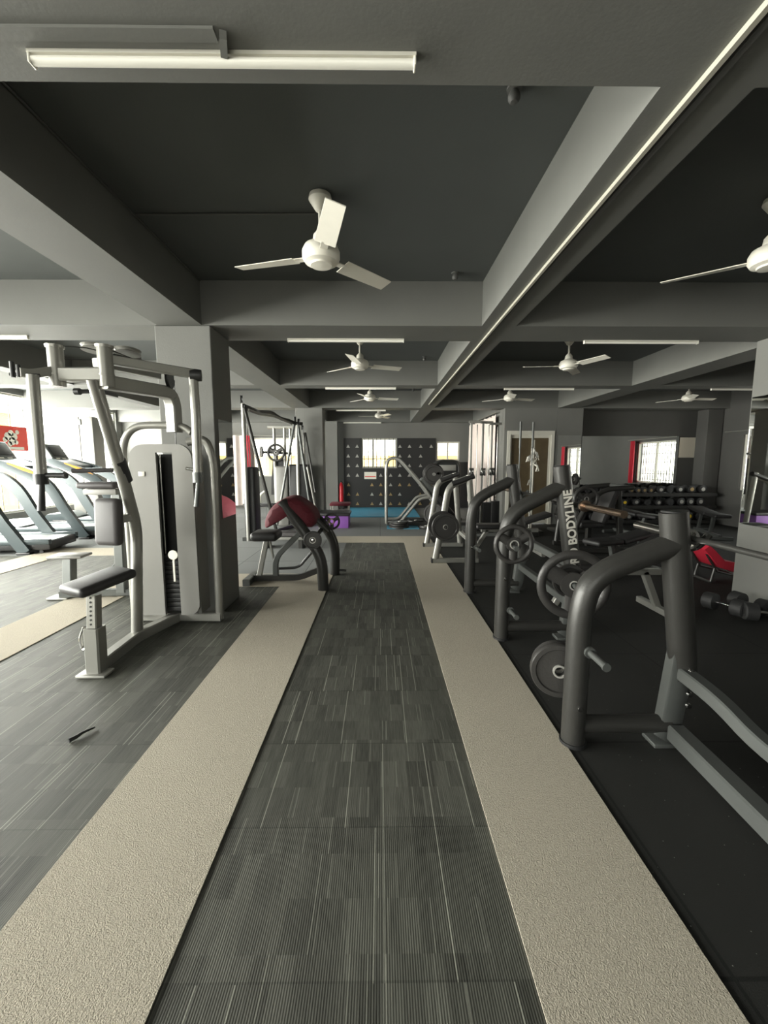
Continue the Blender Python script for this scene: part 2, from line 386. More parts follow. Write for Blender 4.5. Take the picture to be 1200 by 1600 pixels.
# ================================================================== CEILING FITTINGS
def make_fan():
    t = thing('ceiling_fan', 'x', 'fan')
    MB().lathe((0, 0, 0), [(.012, .36), (.065, .355), (.07, .33), (.03, .27), (.014, .26)]).build('canopy', 'white', t)
    MB().cyl((0, 0, .06), (0, 0, .28), .013).build('down_rod', 'white', t)
    MB().lathe((0, 0, 0), [(.02, .16), (.045, .13), (.05, .09), (.10, .065), (.115, .035), (.115, .0), (.10, -.025), (.07, -.035), (.065, -.045), (.0, -.05)]).build('motor', 'white', t)
    for k in range(3):
        a = 2*PI*k/3; b = MB()
        b.box((.135, 0, .005), (.10, .045, .006))
        n = 7; lo = []; 
        for s_ in (-1, 1):
            lo.append([b.bm.verts.new((.17+(.40)*i/(n-1), s_*(.060-.010*i/(n-1)), .005 - .012*s_ - (.004 if s_ else 0))) for i in range(n)])
        up = [[b.bm.verts.new(v.co+Vector((0, 0, .005))) for v in r] for r in lo]
        fs = []
        for i in range(n-1):
            fs += [b.bm.faces.new((lo[0][i], lo[0][i+1], lo[1][i+1], lo[1][i])), b.bm.faces.new((up[0][i], up[1][i], up[1][i+1], up[0][i+1])),
                   b.bm.faces.new((lo[0][i], up[0][i], up[0][i+1], lo[0][i+1])), b.bm.faces.new((lo[1][i], lo[1][i+1], up[1][i+1], up[1][i]))]
        fs += [b.bm.faces.new((lo[0][0], lo[1][0], up[1][0], up[0][0])), b.bm.faces.new((lo[0][-1], up[0][-1], up[1][-1], lo[1][-1]))]
        bmesh.ops.rotate(b.bm, cent=(0, 0, 0), matrix=Matrix.Rotation(a, 3, 'Z'), verts=b.bm.verts[:])
        b.build('blade', 'white', t)
    return t
FAN = make_fan()
fans = [(-.36, 2.72, 45, 'large white ceiling fan nearest the camera, over the central aisle'),
        (-.26, 5.6, 20, 'white ceiling fan over the aisle, second from the camera'),
        (-.20, 8.4, 12, 'white ceiling fan over the aisle, third from the camera'),
        (-.03, 11.6, 60, 'white ceiling fan over the aisle, farthest and smallest'),
        (2.46, 5.6, 55, 'white ceiling fan over the black right floor, between the second and third cross beams'),
        (2.56, 8.4, 20, 'white ceiling fan in front of the wall above the white-framed door'),
        (6.11, 8.4, 5, 'white ceiling fan in the far right corner over the dumbbell rack'),
        (2.42, 2.72, 23, 'white ceiling fan cut off by the right edge of the photo')]
for i, (x, y, a, lb) in enumerate(fans):
    o = FAN if i == 0 else clone(FAN); o.location = (x, y, 2.69); o.rotation_euler = (0, 0, math.radians(a)); o['label'] = lb; o['group'] = 'white three-blade ceiling fans'
def make_batten():
    t = thing('tube_light', 'x', 'light')
    MB().span((-.58, -.016, -.010), (.58, .016, .0)).build('mount', 'alu', t, smooth=False)
    b = MB(); b.tube([(-.575, 0, -.021), (.575, 0, -.021)], .012, n=16, rv=.014); b.build('diffuser', 'tube', t)
    for s_ in (-1, 1): MB().span((s_*.572, -.016, -.034), (s_*.580, .016, .0), bev=.003).build('end_cap', 'white', t)
    return t
BT = make_batten()
bats = [(-.47, 1.415, 'long white tube light on the nearest ceiling beam'),
        (-.34, 4.33, 'white tube light under the second beam above the central aisle'),
        (2.64, 4.36, 'white tube light under the second beam above the black right floor'),
        (-4.0, 4.25, 'white tube light under the second beam, far left by the windows'),
        (-.32, 7.05, 'white tube light under the third beam above the aisle'),
        (2.64, 7.08, 'white tube light under the third beam, right of the long trunking'),
        (6.1, 7.08, 'white tube light under the third beam beside the far right fan'),
        (-.45, 9.98, 'white tube light under the fourth beam above the aisle'),
        (-.55, 13.06, 'white tube light above the far climbing wall')]
for i, (x, y, lb) in enumerate(bats):
    o = BT if i == 0 else clone(BT); o.location = (x, y, ZB); o['label'] = lb; o['group'] = 'tube lights under the beams'
t = tag(MB().span((1.025, YF+.05, ZB-.02), (1.043, 9.0, ZB)).build('cable_trunking', 'conduit', smooth=False), 'long thin cream cable trunking under the lengthwise beam', 'trunking')
tag(MB().span((1.060, YF+.05, ZB-.014), (1.082, 9.0, ZB)).build('cable_conduit', 'pipegrey', smooth=False), 'dark grey conduit beside the cream trunking under the beam', 'conduit')
b = MB(); b.span((-1.6, 1.33, ZB-.008), (-.47, 1.37, ZB)); b.box((-.455, 1.37, ZB-.012), (.02, .06, .024), rot=(0, 0, .3)); tag(b.build('cable_trunking', 'beam', smooth=False), 'grey painted cable trunking ending at the nearest tube light', 'trunking')
tag(MB().tube([(-1.6, 2.92, ZC-.008), (-.42, 2.90, ZC-.008)], .006, n=8).build('ceiling_conduit', 'pipegrey'), 'thin conduit across the ceiling to the nearest fan', 'conduit')
tag(MB().tube([(-1.59, 1.55, ZC-.008), (-1.59, 3.9, ZC-.008)], .007, n=8).build('ceiling_conduit', 'pipegrey'), 'thin conduit along the top of the left lengthwise beam', 'conduit')
LH = None
for x, y, lb in ((.58, 1.99, 'small dark round bulb holder on the ceiling nearest the camera'), (.64, 3.75, 'small dark round bulb holder before the second beam'),
              (.68, 6.6, 'small round bulb holder before the third beam'), (.73, 9.4, 'small round bulb holder before the fourth beam')):
    if LH is None:
        LH = thing('bulb_holder', lb, 'bulb holder', group='bulb holders on the ceiling')
        MB().lathe((0, 0, 0), [(.032, 0), (.032, -.01), (.018, -.014), (.026, -.03), (.026, -.045), (.016, -.058), (.0, -.06)]).build('holder', 'pipegrey', LH); o = LH
    else: o = clone(LH)
    o.location = (x, y, ZC); o['label'] = lb

# ================================================================== FAR WALL
pn = MB()
for a, b, c, d_ in ((-1.14, 0, -.60, 2.19), (-.60, 0, .54, 1.25), (.54, 0, 1.74, 2.19), (1.74, 0, 2.80, 1.45)): pn.span((a, YB-.03, b), (c, YB-.002, d_))
wallp = tag(pn.build('climbing_panel', 'black', smooth=False), 'black board panelling with rows of small triangles on the far wall', 'panelling')
rows = [.14, .44, .74, 1.04, 1.34, 1.64, 1.94]; cols = [-1.0, -.72, -.26, .02, .33, .62, .92, 1.27, 1.6, 2.0, 2.35]
hp = None; k = 0
for zi, z in enumerate(rows):
    for xi, x in enumerate(cols):
        if -.60 < x < .54 and z > 1.15: continue
        if x > 1.7 and z > 1.3: continue
        k += 1
        if (zi*3+xi*5) % 11 == 0: continue
        m_ = MB(); s_ = .055
        m_.prism([(x-s_, z-s_*.8), (x+s_, z-s_*.8), (x, z+s_)], -.02, 'XZ', YB-.03)
        m_.build('triangle', 'gold' if z < .8 and (xi+zi) % 3 else 'greycap', wallp, smooth=False)
t = thing('wall_sign', 'small white sign with a red stripe on the black panelling', 'sign', (-.3, YB-.05, .92))
MB().span((-.50, YB-.055, .92), (-.12, YB-.032, 1.14)).build('board', 'white', t, smooth=False)
MB().span((-.48, YB-.06, .985), (-.14, YB-.0555, 1.01)).build('stripe', 'signred', t, smooth=False)
tag(MB().span((-.95, 10.9, 0), (1.05, 13.12, .03), bev=.008).build('floor_mat', 'blue', smooth=False), 'bright blue exercise mat at the foot of the black panelling', 'mat')
tag(MB().span((.15, 8.95, 0), (.85, 9.5, .012), bev=.004).build('floor_mat', 'blue', smooth=False), 'small blue mat under the silver leg press frame', 'mat')
t = thing('fire_extinguisher', 'red fire extinguisher on the wall end beside the black panelling', 'extinguisher', (-1.2, 12.85, .16))
MB().lathe((-1.2, 12.85, .16), [(.05, 0), (.075, .02), (.075, .55), (.05, .62), (.022, .65), (.022, .68)]).build('cylinder', 'extinguisher', t)
b = MB(); b.box((-1.2, 12.83, .86), (.03, .12, .03)); b.tube([(-1.2, 12.80, .86), (-1.12, 12.78, .80), (-1.10, 12.8, .5)], .012, n=8, bend=.06); b.build('valve_and_hose', 'black', t)
b = MB(); b.span((-1.25, 12.78, .09), (-1.15, 12.92, .16)); b.span((-1.22, 12.9, .09), (-1.18, 12.97, .6)); b.span((-1.25, 12.85, 0), (-1.15, 12.92, .09)); b.build('stand', 'black', t)
t = thing('plyometric_box', 'purple jump box with a black padded lid on the grey tiles', 'box', (-1.0, 9.35, 0))
MB().span((-1.36, 9.08, 0), (-.70, 9.65, .27), bev=.01).build('body', 'purple', t)
MB().span((-1.39, 9.05, .27), (-.67, 9.68, .335), bev=.02).build('lid', 'vinyl', t)
t = thing('step_bench', 'low dark red topped bench behind the purple box', 'bench', (-1.0, 10.9, 0))
MB().span((-1.3, 10.6, .33), (-.78, 11.1, .40), bev=.02).build('pad', 'maroon', t)
for x in (-1.26, -.82):
    for y in (10.65, 11.05): MB().cyl((x, y, 0), (x, y, .33), .015, n=8).build('leg', 'silver', t)
MB().tube([(-1.26, 10.65, .12), (-.82, 10.65, .12)], .012, n=8).build('rail', 'silver', t)

# curtain on the inner wall
def curtain(name, m, x, y0, y1, z0, z1, label, amp=.035, n=80, slope=0.0, axis='Y', wl=.16):
    b = MB(); fr = []; bk = []
    for i in range(n+1):
        s_ = y0+(y1-y0)*i/n; o = amp*math.sin(2*PI*s_/wl)+amp*.5*math.sin(2*PI*s_/(wl*2.7)+1)
        zt = z1+slope*math.sin(s_*9)*.03-abs(math.sin(s_*14))*slope
        col_ = []
        for off in (0, .004):
            p = [(x+o+off, s_, z0), (x+o*1.1+off, s_, (z0+zt)/2), (x+o*.7+off, s_, zt)] if axis == 'Y' else [(s_, x+o+off, z0), (s_, x+o*1.1+off, (z0+zt)/2), (s_, x+o*.7+off, zt)]
            col_.append([b.bm.verts.new(q) for q in p])
        fr.append(col_[0]+col_[1][::-1])
    for i in range(n):
        a, c = fr[i], fr[i+1]
        for j in range(6): b.bm.faces.new((a[j], c[j], c[(j+1) % 6], a[(j+1) % 6]))
    b.bm.faces.new(fr[0]); b.bm.faces.new(fr[-1][::-1])
    return tag(b.build(name, m), label, 'curtain')
curtain('curtain', 'curtain', 2.74, 10.1, 12.9, .25, 2.58, 'long pale gathered curtain on the inner wall beside the far window', slope=.05)
tag(MB().cyl((2.76, 10.05, 2.62), (2.76, 12.95, 2.62), .014, n=10).build('curtain_rail', 'silver'), 'metal rail carrying the long pale curtain', 'rail')
curtain('curtain', 'red', 7.86, 7.36, 7.62, .80, 2.10, 'red curtain at the side of the right-hand grille window, seen in the mirror', amp=.02, n=30, wl=.07)
curtain('curtain', 'red', 7.86, 1.16, 1.42, .80, 2.10, 'red curtain on the near right wall window, reflected in the narrow column mirror', amp=.02, n=30, wl=.07)
curtain('curtain', 'red', 13.03, -4.15, -4.02, .7, 2.265, 'narrow red curtain left of the far left window', amp=.02, n=24, axis='X', wl=.06)
curtain('curtain', 'curtain', 13.03, -5.6, -4.22, .1, 2.27, 'pale curtain hanging on the far left wall', amp=.03, n=50, axis='X', wl=.2)

for a, b_, lb in (((7.9, 7.2, 2.13), (7.9, 9.6, 2.13), 'curtain rail above the far right window'), ((7.9, 1.0, 2.13), (7.9, 3.3, 2.13), 'curtain rail above the near right window'),
                  ((-5.7, 13.03, 2.27), (-2.5, 13.03, 2.27), 'curtain rail above the far left window and curtains')):
    q_ = MB(); q_.cyl(a, b_, .014, n=10)
    for e in (a, b_):
        e2 = (8.0, e[1], e[2]) if e[0] > 0 else (e[0], 13.2, e[2]); q_.cyl(e, e2, .01, n=8)
    tag(q_.build('curtain_rail', 'silver'), lb, 'rail')
# ================================================================== PLATES, BARS
def plate(c, r, w, axis, label, name='weight_plate', m='iron', grip=False, hub='greycap', group=None, turn=0.0):
    t = thing(name, label, 'weight plate', c, group=group)
    hole = .026
    if grip:
        b = MB(); b.lathe(c, [(hole, -w/2), (r*.36, -w/2), (r*.36, w/2), (hole, w/2)], axis, closed=True)
        ax = Vector(axis).normalized(); ref = Vector((1, 0, 0)) if abs(ax.x) < .9 else Vector((0, 1, 0)); u = (ref-ax*ref.dot(ax)).normalized(); v = ax.cross(u)
        N = 48; b.tube([Vector(c)+(u*math.cos(2*PI*i/N)+v*math.sin(2*PI*i/N))*r*.88 for i in range(N)], min(r*.13, w*.6), n=10, closed=True, up=tuple(ax), rv=r*.13)
        for k in range(3):
            a = 2*PI*k/3+PI/2+turn; dr = u*math.cos(a)+v*math.sin(a); tv = ax.cross(dr)
            b.tube([Vector(c)+dr*r*.3, Vector(c)+dr*r*.86], r*.22, n=8, rv=w*.42, up=tuple(tv))
        b.build('disc', m, t)
    else:
        MB().lathe(c, [(hole, -w*.3), (r*.78, -w*.3), (r*.82, -w/2), (r*.97, -w/2), (r, -w*.35), (r, w*.35), (r*.97, w/2), (r*.82, w/2), (r*.78, w*.3), (hole, w*.3)], axis, n=40, closed=True).build('disc', m, t)
    MB().lathe(c, [(.027, -w/2-.003), (.036, -w/2-.003), (.036, w/2+.003), (.027, w/2+.003)], axis, n=20, closed=True).build('hub_ring', hub, t)
    return t
def barbell(x, y0, y1, z, label, m='chrome', sl=.42):
    t = thing('barbell', label, 'barbell', (x, (y0+y1)/2, z))
    MB().cyl((x, y0+sl, z), (x, y1-sl, z), .0145, n=14).build('shaft', 'charcoal', t)
    for a, s_ in ((y0, 1), (y1, -1)):
        MB().cyl((x, a, z), (x, a+s_*sl, z), .025, n=18).build('sleeve', m, t)
        MB().lathe((x, a+s_*sl, z), [(.026, -.015), (.045, -.012), (.045, .012), (.026, .015)], (0, 1, 0), n=20).build('collar', m, t)
    return t

# ================================================================== RIGHT: PRESS STATIONS
def letters(text, size, loc, rot, m, parent, depth=.0015):
    cu = bpy.data.curves.new('lettering', 'FONT'); cu.body = text; cu.size = size; cu.extrude = depth; cu.align_x = 'LEFT'; cu.align_y = 'CENTER'; cu.offset = size*.03
    o = bpy.data.objects.new('lettering', cu); COL.objects.link(o)
    dg = bpy.context.evaluated_depsgraph_get(); me = bpy.data.meshes.new_from_object(o.evaluated_get(dg))
    bpy.data.objects.remove(o); me.materials.clear(); me.materials.append(M[m])
    ob = bpy.data.objects.new('lettering', me); COL.objects.link(ob)
    ob.matrix_world = Matrix.Translation(Vector(loc)) @ rot.to_4x4()
    if parent is not None:
        ob.parent = parent; p = parent; off = Vector((0, 0, 0))
        while p is not None: off += p.location; p = p.parent
        ob.location = Vector(loc)-off
    return ob
def side_frame(t, Y, ztop, zc, name_text=False, R=.058, lean=.12, xu=1.43, pegs=True):
    """curved rear post sweeping up to the bar upright"""
    b = MB(); b.tube([(1.0, Y, .01), (1.0, Y, zc-.16), (1.06, Y, zc+.02), (xu+.02, Y, ztop-.16)], R, n=20, bend=.16); b.build('curved_post', 'charcoal', t)
    MB().cyl((1.0, Y, 0), (1.0, Y, .02), R+.008, n=20).build('foot_cap', 'black', t)
    up = MB(); up.tube([(xu, Y, ztop), (xu+lean, Y, .36)], .058, n=20, rv=.066); u = up.build('upright', 'charcoal', t)
    cp = MB(); cp.lathe((xu, Y, ztop), [(.0, .004), (.052, .004), (.055, -.004)], (0, 0, 1)); cp.build('end_cap', 'black', u)
    b = MB(); b.tube([(xu+lean-.02, Y, .50), (xu+lean-.06, Y, .10), (xu+lean-.10, Y, .035)], .035, n=8, square=True, bend=.05, rv=.055)
    b.box((xu+lean-.10, Y, .012), (.11, .11, .024), bev=.006); b.build('lower_bracket', 'charcoal_light', t)
    for z in (.42, .30, .24): 
        q = MB(); q.lathe((xu+lean-.01, Y-.065, z), [(.0, -.01), (.012, -.008), (.014, .005)], (0, 1, 0), n=12); q.build('bolt', 'chrome', t)
    q = MB(); q.lathe((1.0, Y-R, .22 if ztop < 1.3 else .52), [(.0, -.008), (.012, -.006), (.012, .004)], (0, 1, 0), n=12); q.build('bolt', 'chrome', t)
    MB().tube([(1.03, Y, .105), (xu+lean-.06, Y, .105)], .045, n=16).build('base_tube', 'charcoal', t)
    if pegs:
        for z, x in pegs:
            p = MB(); p.cyl((x, Y-.05, z), (x, Y-.21, z), .016, n=14); p.lathe((x, Y-.062, z), [(.028, -.008), (.028, .008)], (0, 1, 0), n=18); p.lathe((x, Y-.21, z), [(.020, -.006), (.020, .006)], (0, 1, 0), n=18); p.build('plate_peg', 'charcoal_light', t)
    return u
def bench(t, cy, x0, x1, z, incl=0.0, frame='charcoal_light', pad='vinyl'):
    MB().span((x0, cy-.14, z-.03), (x0+.45*(x1-x0), cy+.14, z+.04), bev=.03, seg=3).build('seat_pad', pad, t)
    L = (x1-x0)*.52; xm = x0+.48*(x1-x0)
    b = MB(); b.box((L/2*math.cos(incl), 0, L/2*math.sin(incl)), (L, .28, .07), rot=(0, -incl, 0), bev=.03, seg=3)
    bmesh.ops.translate(b.bm, vec=(xm, cy, z+.01), verts=b.bm.verts[:]); b.build('back_pad', pad, t)
    b = MB(); b.tube([(x0+.1, cy, z-.06), (x1-.2, cy, z-.06)], .03, square=True, n=8); b.tube([(x1-.35, cy, z-.06), (x1-.2, cy, .05)], .03, square=True, n=8); b.tube([(x0+.2, cy, z-.06), (x0, cy, .06)], .03, square=True, n=8); b.build('bench_frame', frame, t)
    MB().tube([(x1-.2, cy-.28, .035), (x1-.2, cy+.28, .035)], .03, square=True, n=8).build('foot_bar', frame, t)
# near station: frames at Y 0.75 (outside the photo) and 2.0
t = thing('bench_press_station', 'charcoal bench press frame nearest the camera on the right, standing on black rubber', 'gym machine', (1.4, 1.4, 0))
for Y in (2.0, .72): side_frame(t, Y, 1.21, .88, pegs=[(.52, 1.03)])
MB().tube([(1.50, 1.95, .085), (1.44, .78, .085)], .042, n=8, square=True).build('floor_beam', 'charcoal_light', t)
MB().tube([(1.52, 2.0, .40), (1.56, 1.78, .36), (1.60, 1.62, .27), (1.64, 1.36, .24)], .034, n=8, square=True, bend=.12).build('curved_strut', 'charcoal_light', t)
MB().lathe((1.70, 1.38, .22), [(.0, -.035), (.13, -.03), (.135, 0), (.13, .03), (.0, .035)], (0, 0, 1)).build('foot_disc', 'blackrub', t)
bench(t, 1.36, 1.72, 2.95, .45, 0)
for Y in (2.0, .72):
    b = MB(); b.tube([(1.47, Y-.03, 1.03), (1.54, Y-.03, 1.04), (1.59, Y-.03, 1.10)], .018, n=8, bend=.03); b.build('bar_hook', 'chrome', t)
barbell(1.54, .27, 2.45, 1.075, 'chrome barbell resting on the nearest right press frame')
plate((.97, 2.13, .33), .15, .045, (.25, 1, 0), 'black weight plate hung low behind the nearest right post', group='plates on the press frames')
plate((.985, 2.195, .33), .135, .04, (.25, 1, 0), 'smaller black plate behind the nearest right post, rear of the pair', group='plates on the press frames')
# lettered station
t = thing('bench_press_station', 'charcoal bench press frame with white lettering on its upright, middle of the right row', 'gym machine', (1.4, 3.9, 0))
for Y in (3.29, 4.53):
    u = side_frame(t, Y, 1.42, 1.04, pegs=[(.26, 1.05), (.80, 1.03)] if Y < 4 else [(.52, 1.05)], lean=.17)
    if Y < 4:
        p = MB(); p.cyl((1.49, Y-.04, .535), (1.44, 2.93, .535), .02, n=14); p.build('plate_peg', 'charcoal_light', t)
        ang = math.atan2(.17, 1.42-.36)
        R_ = Matrix(((0, 1, 0), (0, 0, 1), (1, 0, 0))).transposed()
        # baseline runs up the post, face toward -Y
        base = Matrix.Rotation(PI/2, 3, 'X'); spin = Matrix.Rotation(-(PI/2+ang)+PI, 3, 'Y')
        spin = Matrix.Rotation(-(PI/2+ang), 3, 'Y')
        x0 = 1.43+.17*(1.42-.60)/(1.06)
        letters('PRO BODYLINE', .092, (x0, Y-.0665, .60), spin @ base, 'lettering', u)
for Y in (3.29, 4.53):
    b = MB(); b.tube([(1.50, Y, 1.065), (1.57, Y, 1.078), (1.62, Y, 1.14)], .02, n=8, bend=.03); b.build('bar_hook', 'charcoal_light', t)
for z in (.62, .30): MB().tube([(1.56, 3.29, z), (1.56, 4.53, z)], .032, n=8, square=True).build('cross_beam', 'charcoal_light', t)
bench(t, 3.9, 1.68, 2.9, .46, math.radians(28), frame='silver')
barbell(1.57, 2.64, 5.3, 1.115, 'worn bronze-coloured barbell sleeve pointing forward from the lettered press frame', m='brass', sl=.52)
plate((1.03, 3.15, .82), .155, .04, (0, 1, 0), 'black three-spoke plate on the upper peg of the middle press frame', grip=True, group='plates on the press frames')
plate((1.45, 3.02, .535), .265, .04, (.15, 1, 0), 'large black ring-grip plate leaning on the lettered upright', grip=True, group='plates on the press frames')
plate((1.47, 3.13, .535), .13, .04, (.15, 1, 0), 'small black plate behind the large ring-grip plate', group='plates on the press frames')
# far station: silver
t = thing('bench_press_station', 'silver framed bench press station, farthest of the right row', 'gym machine', (1.2, 6.5, 0))
for Y in (5.9, 7.05):
    MB().tube([(.80, Y, .05), (.90, Y, .62), (.965, Y, 1.06), (1.05, Y, 1.15), (1.29, Y, 1.235)], .034, n=16, bend=.10, rv=.048).build('slanted_post', 'silver', t)
    b = MB(); b.tube([(1.26, Y, 1.27), (1.38, Y, .04)], .034, n=16, rv=.045); b.build('upright', 'silver', t)
    b = MB(); b.tube([(.76, Y, .035), (1.42, Y, .035)], .032, n=8, square=True); b.build('base_bar', 'silver', t)
    MB().span((.735, Y-.045, 0), (.76, Y+.045, .065)).build('end_cap', 'black', t)
    MB().cyl((.92, Y-.04, .54), (.92, Y-.18, .54), .018, n=12).build('plate_peg', 'chrome', t)
    MB().tube([(1.02, Y-.002, 1.14), (1.33, Y-.002, 1.255)], .040, n=12, rv=.05).build('rubber_sleeve', 'vinyl', t)
MB().tube([(1.38, 5.9, .25), (1.38, 7.05, .25)], .03, n=8, square=True).build('cross_beam', 'silver', t)
bench(t, 6.5, 1.5, 2.7, .44, math.radians(18), frame='silver')
plate((.92, 5.80, .54), .195, .045, (0, 1, 0), 'large round black plate on the silver press frame, front of two', group='plates on the silver frame')
plate((.88, 5.745+.11, .56), .20, .04, (0, 1, 0), 'round black plate on the silver press frame, behind another', group='plates on the silver frame')

# ================================================================== PREACHER CURL BENCH
t = thing('preacher_curl_bench', 'black plate-loaded curl bench with maroon covered arm pad beside the aisle', 'gym machine', (-1.1, 4.95, 0))
MB().tube([(-.65, 4.62, .0), (-.66, 4.62, .38), (-.84, 4.65, .64), (-1.12, 4.75, 1.0)], .062, n=20, bend=.16).build('front_post', 'charcoal', t)
MB().tube([(-.59, 5.28, .0), (-.58, 5.28, .38), (-.68, 5.25, .62), (-.95, 5.12, .92)], .062, n=20, bend=.16).build('rear_post', 'charcoal', t)
MB().tube([(-1.56, 4.95, .055), (-.98, 4.95, .055), (-.70, 4.95, .17)], .034, n=8, square=True, bend=.1).build('base_beam', 'charcoal', t)
MB().tube([(-1.27, 4.95, .08), (-1.27, 4.95, .30), (-.95, 4.95, .62)], .032, n=8, square=True, bend=.12).build('inner_strut', 'charcoal_light', t)
MB().tube([(-1.30, 5.2, .10), (-1.05, 5.25, .10), (-.78, 5.2, .42)], .018, n=8, bend=.08).build('rear_strut', 'black', t)
MB().tube([(-1.57, 4.75, .045), (-1.57, 5.15, .045)], .042, n=8, square=True).build('foot_bar', 'charcoal_light', t)
MB().tube([(-1.47, 4.95, .08), (-1.37, 4.95, .52)], .028, n=8, square=True).build('seat_post', 'silver', t)
MB().tube([(-1.26, 4.95, .10), (-1.33, 4.95, .50)], .016, n=10).build('seat_strut', 'silver', t)
MB().span((-1.53, 4.80, .52), (-1.21, 5.12, .63), bev=.045, seg=4).build('seat', 'vinyl', t)
b = MB(); rings = []
for s_ in (0, 1):
    y = 4.66+s_*.62
    pr = [(-1.34, .66), (-1.33, .80), (-1.26, .93), (-1.14, 1.03), (-1.0, 1.055), (-.87, .99), (-.76, .86), (-.74, .74), (-.80, .66), (-.92, .80), (-1.05, .88), (-1.20, .82), (-1.25, .72)]
    rings.append([b.bm.verts.new((x+random.uniform(-.012, .012), y+random.uniform(-.02, .02), z+random.uniform(-.01, .01))) for x, z in pr])
mid = []
for f_ in (.33, .66):
    mid.append([b.bm.verts.new(rings[0][i].co.lerp(rings[1][i].co, f_)+Vector((random.uniform(-.01, .01), 0, random.uniform(-.008, .018)))) for i in range(len(pr))])
b.loft([rings[0], mid[0], mid[1], rings[1]])
b.build('arm_pad_cover', 'maroon', t, sub=2)
MB().tube([(-.80, 4.95, .80), (-.62, 4.95, .62)], .03, n=10).build('lever_arm', 'charcoal', t)
MB().tube([(-.74, 4.60, .60), (-.68, 5.32, .68)], .025, n=12).build('lever_axle', 'charcoal', t)
MB().cyl((-.53, 5.28, .06), (-.44, 5.28, .05), .016, n=10).build('handle', 'charcoal', t)
for c in ((-.76, 4.55, .585), (-.69, 4.555, .575)):
    MB().lathe(c, [(.0, -.012), (.022, -.008), (.024, .01)], (0, 1, 0), n=16).build('bolt', 'chrome', t)
plate((-.60, 5.12, .72), .105, .035, (.2, 1, 0), 'small black three-spoke plate on the far side of the curl bench', grip=True, hub='gold')
plate((-.74, 4.50, .60), .10, .03, (0, 1, 0), 'small black plate on the near side of the curl bench')

# ================================================================== CHEST MACHINE (left foreground)
t = thing('pec_fly_machine', 'silver-grey chest fly machine with hanging arms and weight stack in the left foreground', 'gym machine', (-1.95, 3.2, 0))
b = MB(); b.tube([(-1.98, 3.26, .02), (-1.98, 3.36, .92), (-1.98, 3.22, 1.36), (-1.98, 2.98, 2.02)], .052, n=16, rv=.04, bend=.12); mp_ = b.build('main_post', 'silver', t)
MB().tube([(-1.98, 3.262, 1.30), (-1.98, 3.19, 1.46)], .058, n=16, rv=.047).build('black_band', 'black', mp_)
MB().tube([(-1.955, 2.74, .05), (-1.975, 3.25, .05), (-1.86, 3.66, .05)], .042, n=8, square=True, bend=.05).build('base_beam', 'silver', t)
MB().tube([(-2.22, 3.70, .05), (-1.45, 3.68, .05)], .038, n=8, square=True).build('cross_foot', 'silver', t)
MB().box((-1.955, 2.72, .012), (.20, .12, .022), bev=.01).build('foot_plate', 'silver', t)
MB().tube([(-1.955, 2.74, .02), (-1.955, 2.75, .33)], .05, n=8, square=True).build('seat_sleeve', 'silver', t)
b = MB(); b.tube([(-1.955, 2.75, .33), (-1.955, 2.77, .55)], .034, n=8, square=True); ps = b.build('seat_post', 'silver', t)
q = MB()
for k in range(7): q.lathe((-1.955, 2.752-.034-.001+k*.0025, .36+.03*k), [(.0, -.001), (.007, -.001), (.007, .004)], (0, 1, 0), n=10)
q.build('adjustment_holes', 'black', ps)
b = MB(); b.tube([(-2.01, 2.73, .34), (-2.04, 2.72, .26), (-2.02, 2.715, .17), (-1.985, 2.72, .22), (-1.99, 2.73, .33)], .012, n=8, bend=.03); b.build('adjust_lever', 'chrome', t)
b = MB(); b.box((0, 0, 0), (.27, .40, .07), bev=.03, seg=4)
bmesh.ops.rotate(b.bm, cent=(0, 0, 0), matrix=Euler((math.radians(8), 0, math.radians(-26))).to_matrix(), verts=b.bm.verts[:])
bmesh.ops.translate(b.bm, vec=(-2.0, 2.90, .61), verts=b.bm.verts[:]); b.build('seat', 'vinyl', t)
b = MB(); b.box((0, 0, 0), (.22, .085, .36), bev=.04, seg=4)
bmesh.ops.rotate(b.bm, cent=(0, 0, 0), matrix=Euler((math.radians(-3), 0, math.radians(-12))).to_matrix(), verts=b.bm.verts[:])
bmesh.ops.translate(b.bm, vec=(-2.055, 3.14, 1.0), verts=b.bm.verts[:]); b.build('backrest', 'greyvinyl', t)
MB().tube([(-2.05, 3.16, 1.0), (-1.98, 3.32, 1.02)], .03, n=8, square=True).build('backrest_bracket', 'silver', t)
MB().tube([(-2.27, 3.10, 1.385), (-2.02, 3.18, 1.39)], .016, n=12).build('chest_handle', 'greyvinyl', t)
# overhead assembly
MB().tube([(-2.20, 3.0, 2.05), (-1.90, 3.0, 2.05)], .045, n=8, square=True).build('top_beam', 'silver', t)
for x, nm in ((-2.24, 'left'), (-1.90, 'right')):
    b = MB(); b.cyl((x, 3.0, 1.97), (x, 3.0, 2.24), .048, n=20); b.lathe((x, 3.0, 2.24), [(.055, -.01), (.058, .008), (.03, .014), (.0, .014)], n=20); b.lathe((x, 3.0, 2.05), [(.051, -.006), (.051, .006)]); b.build('pivot_hub', 'silver', t)
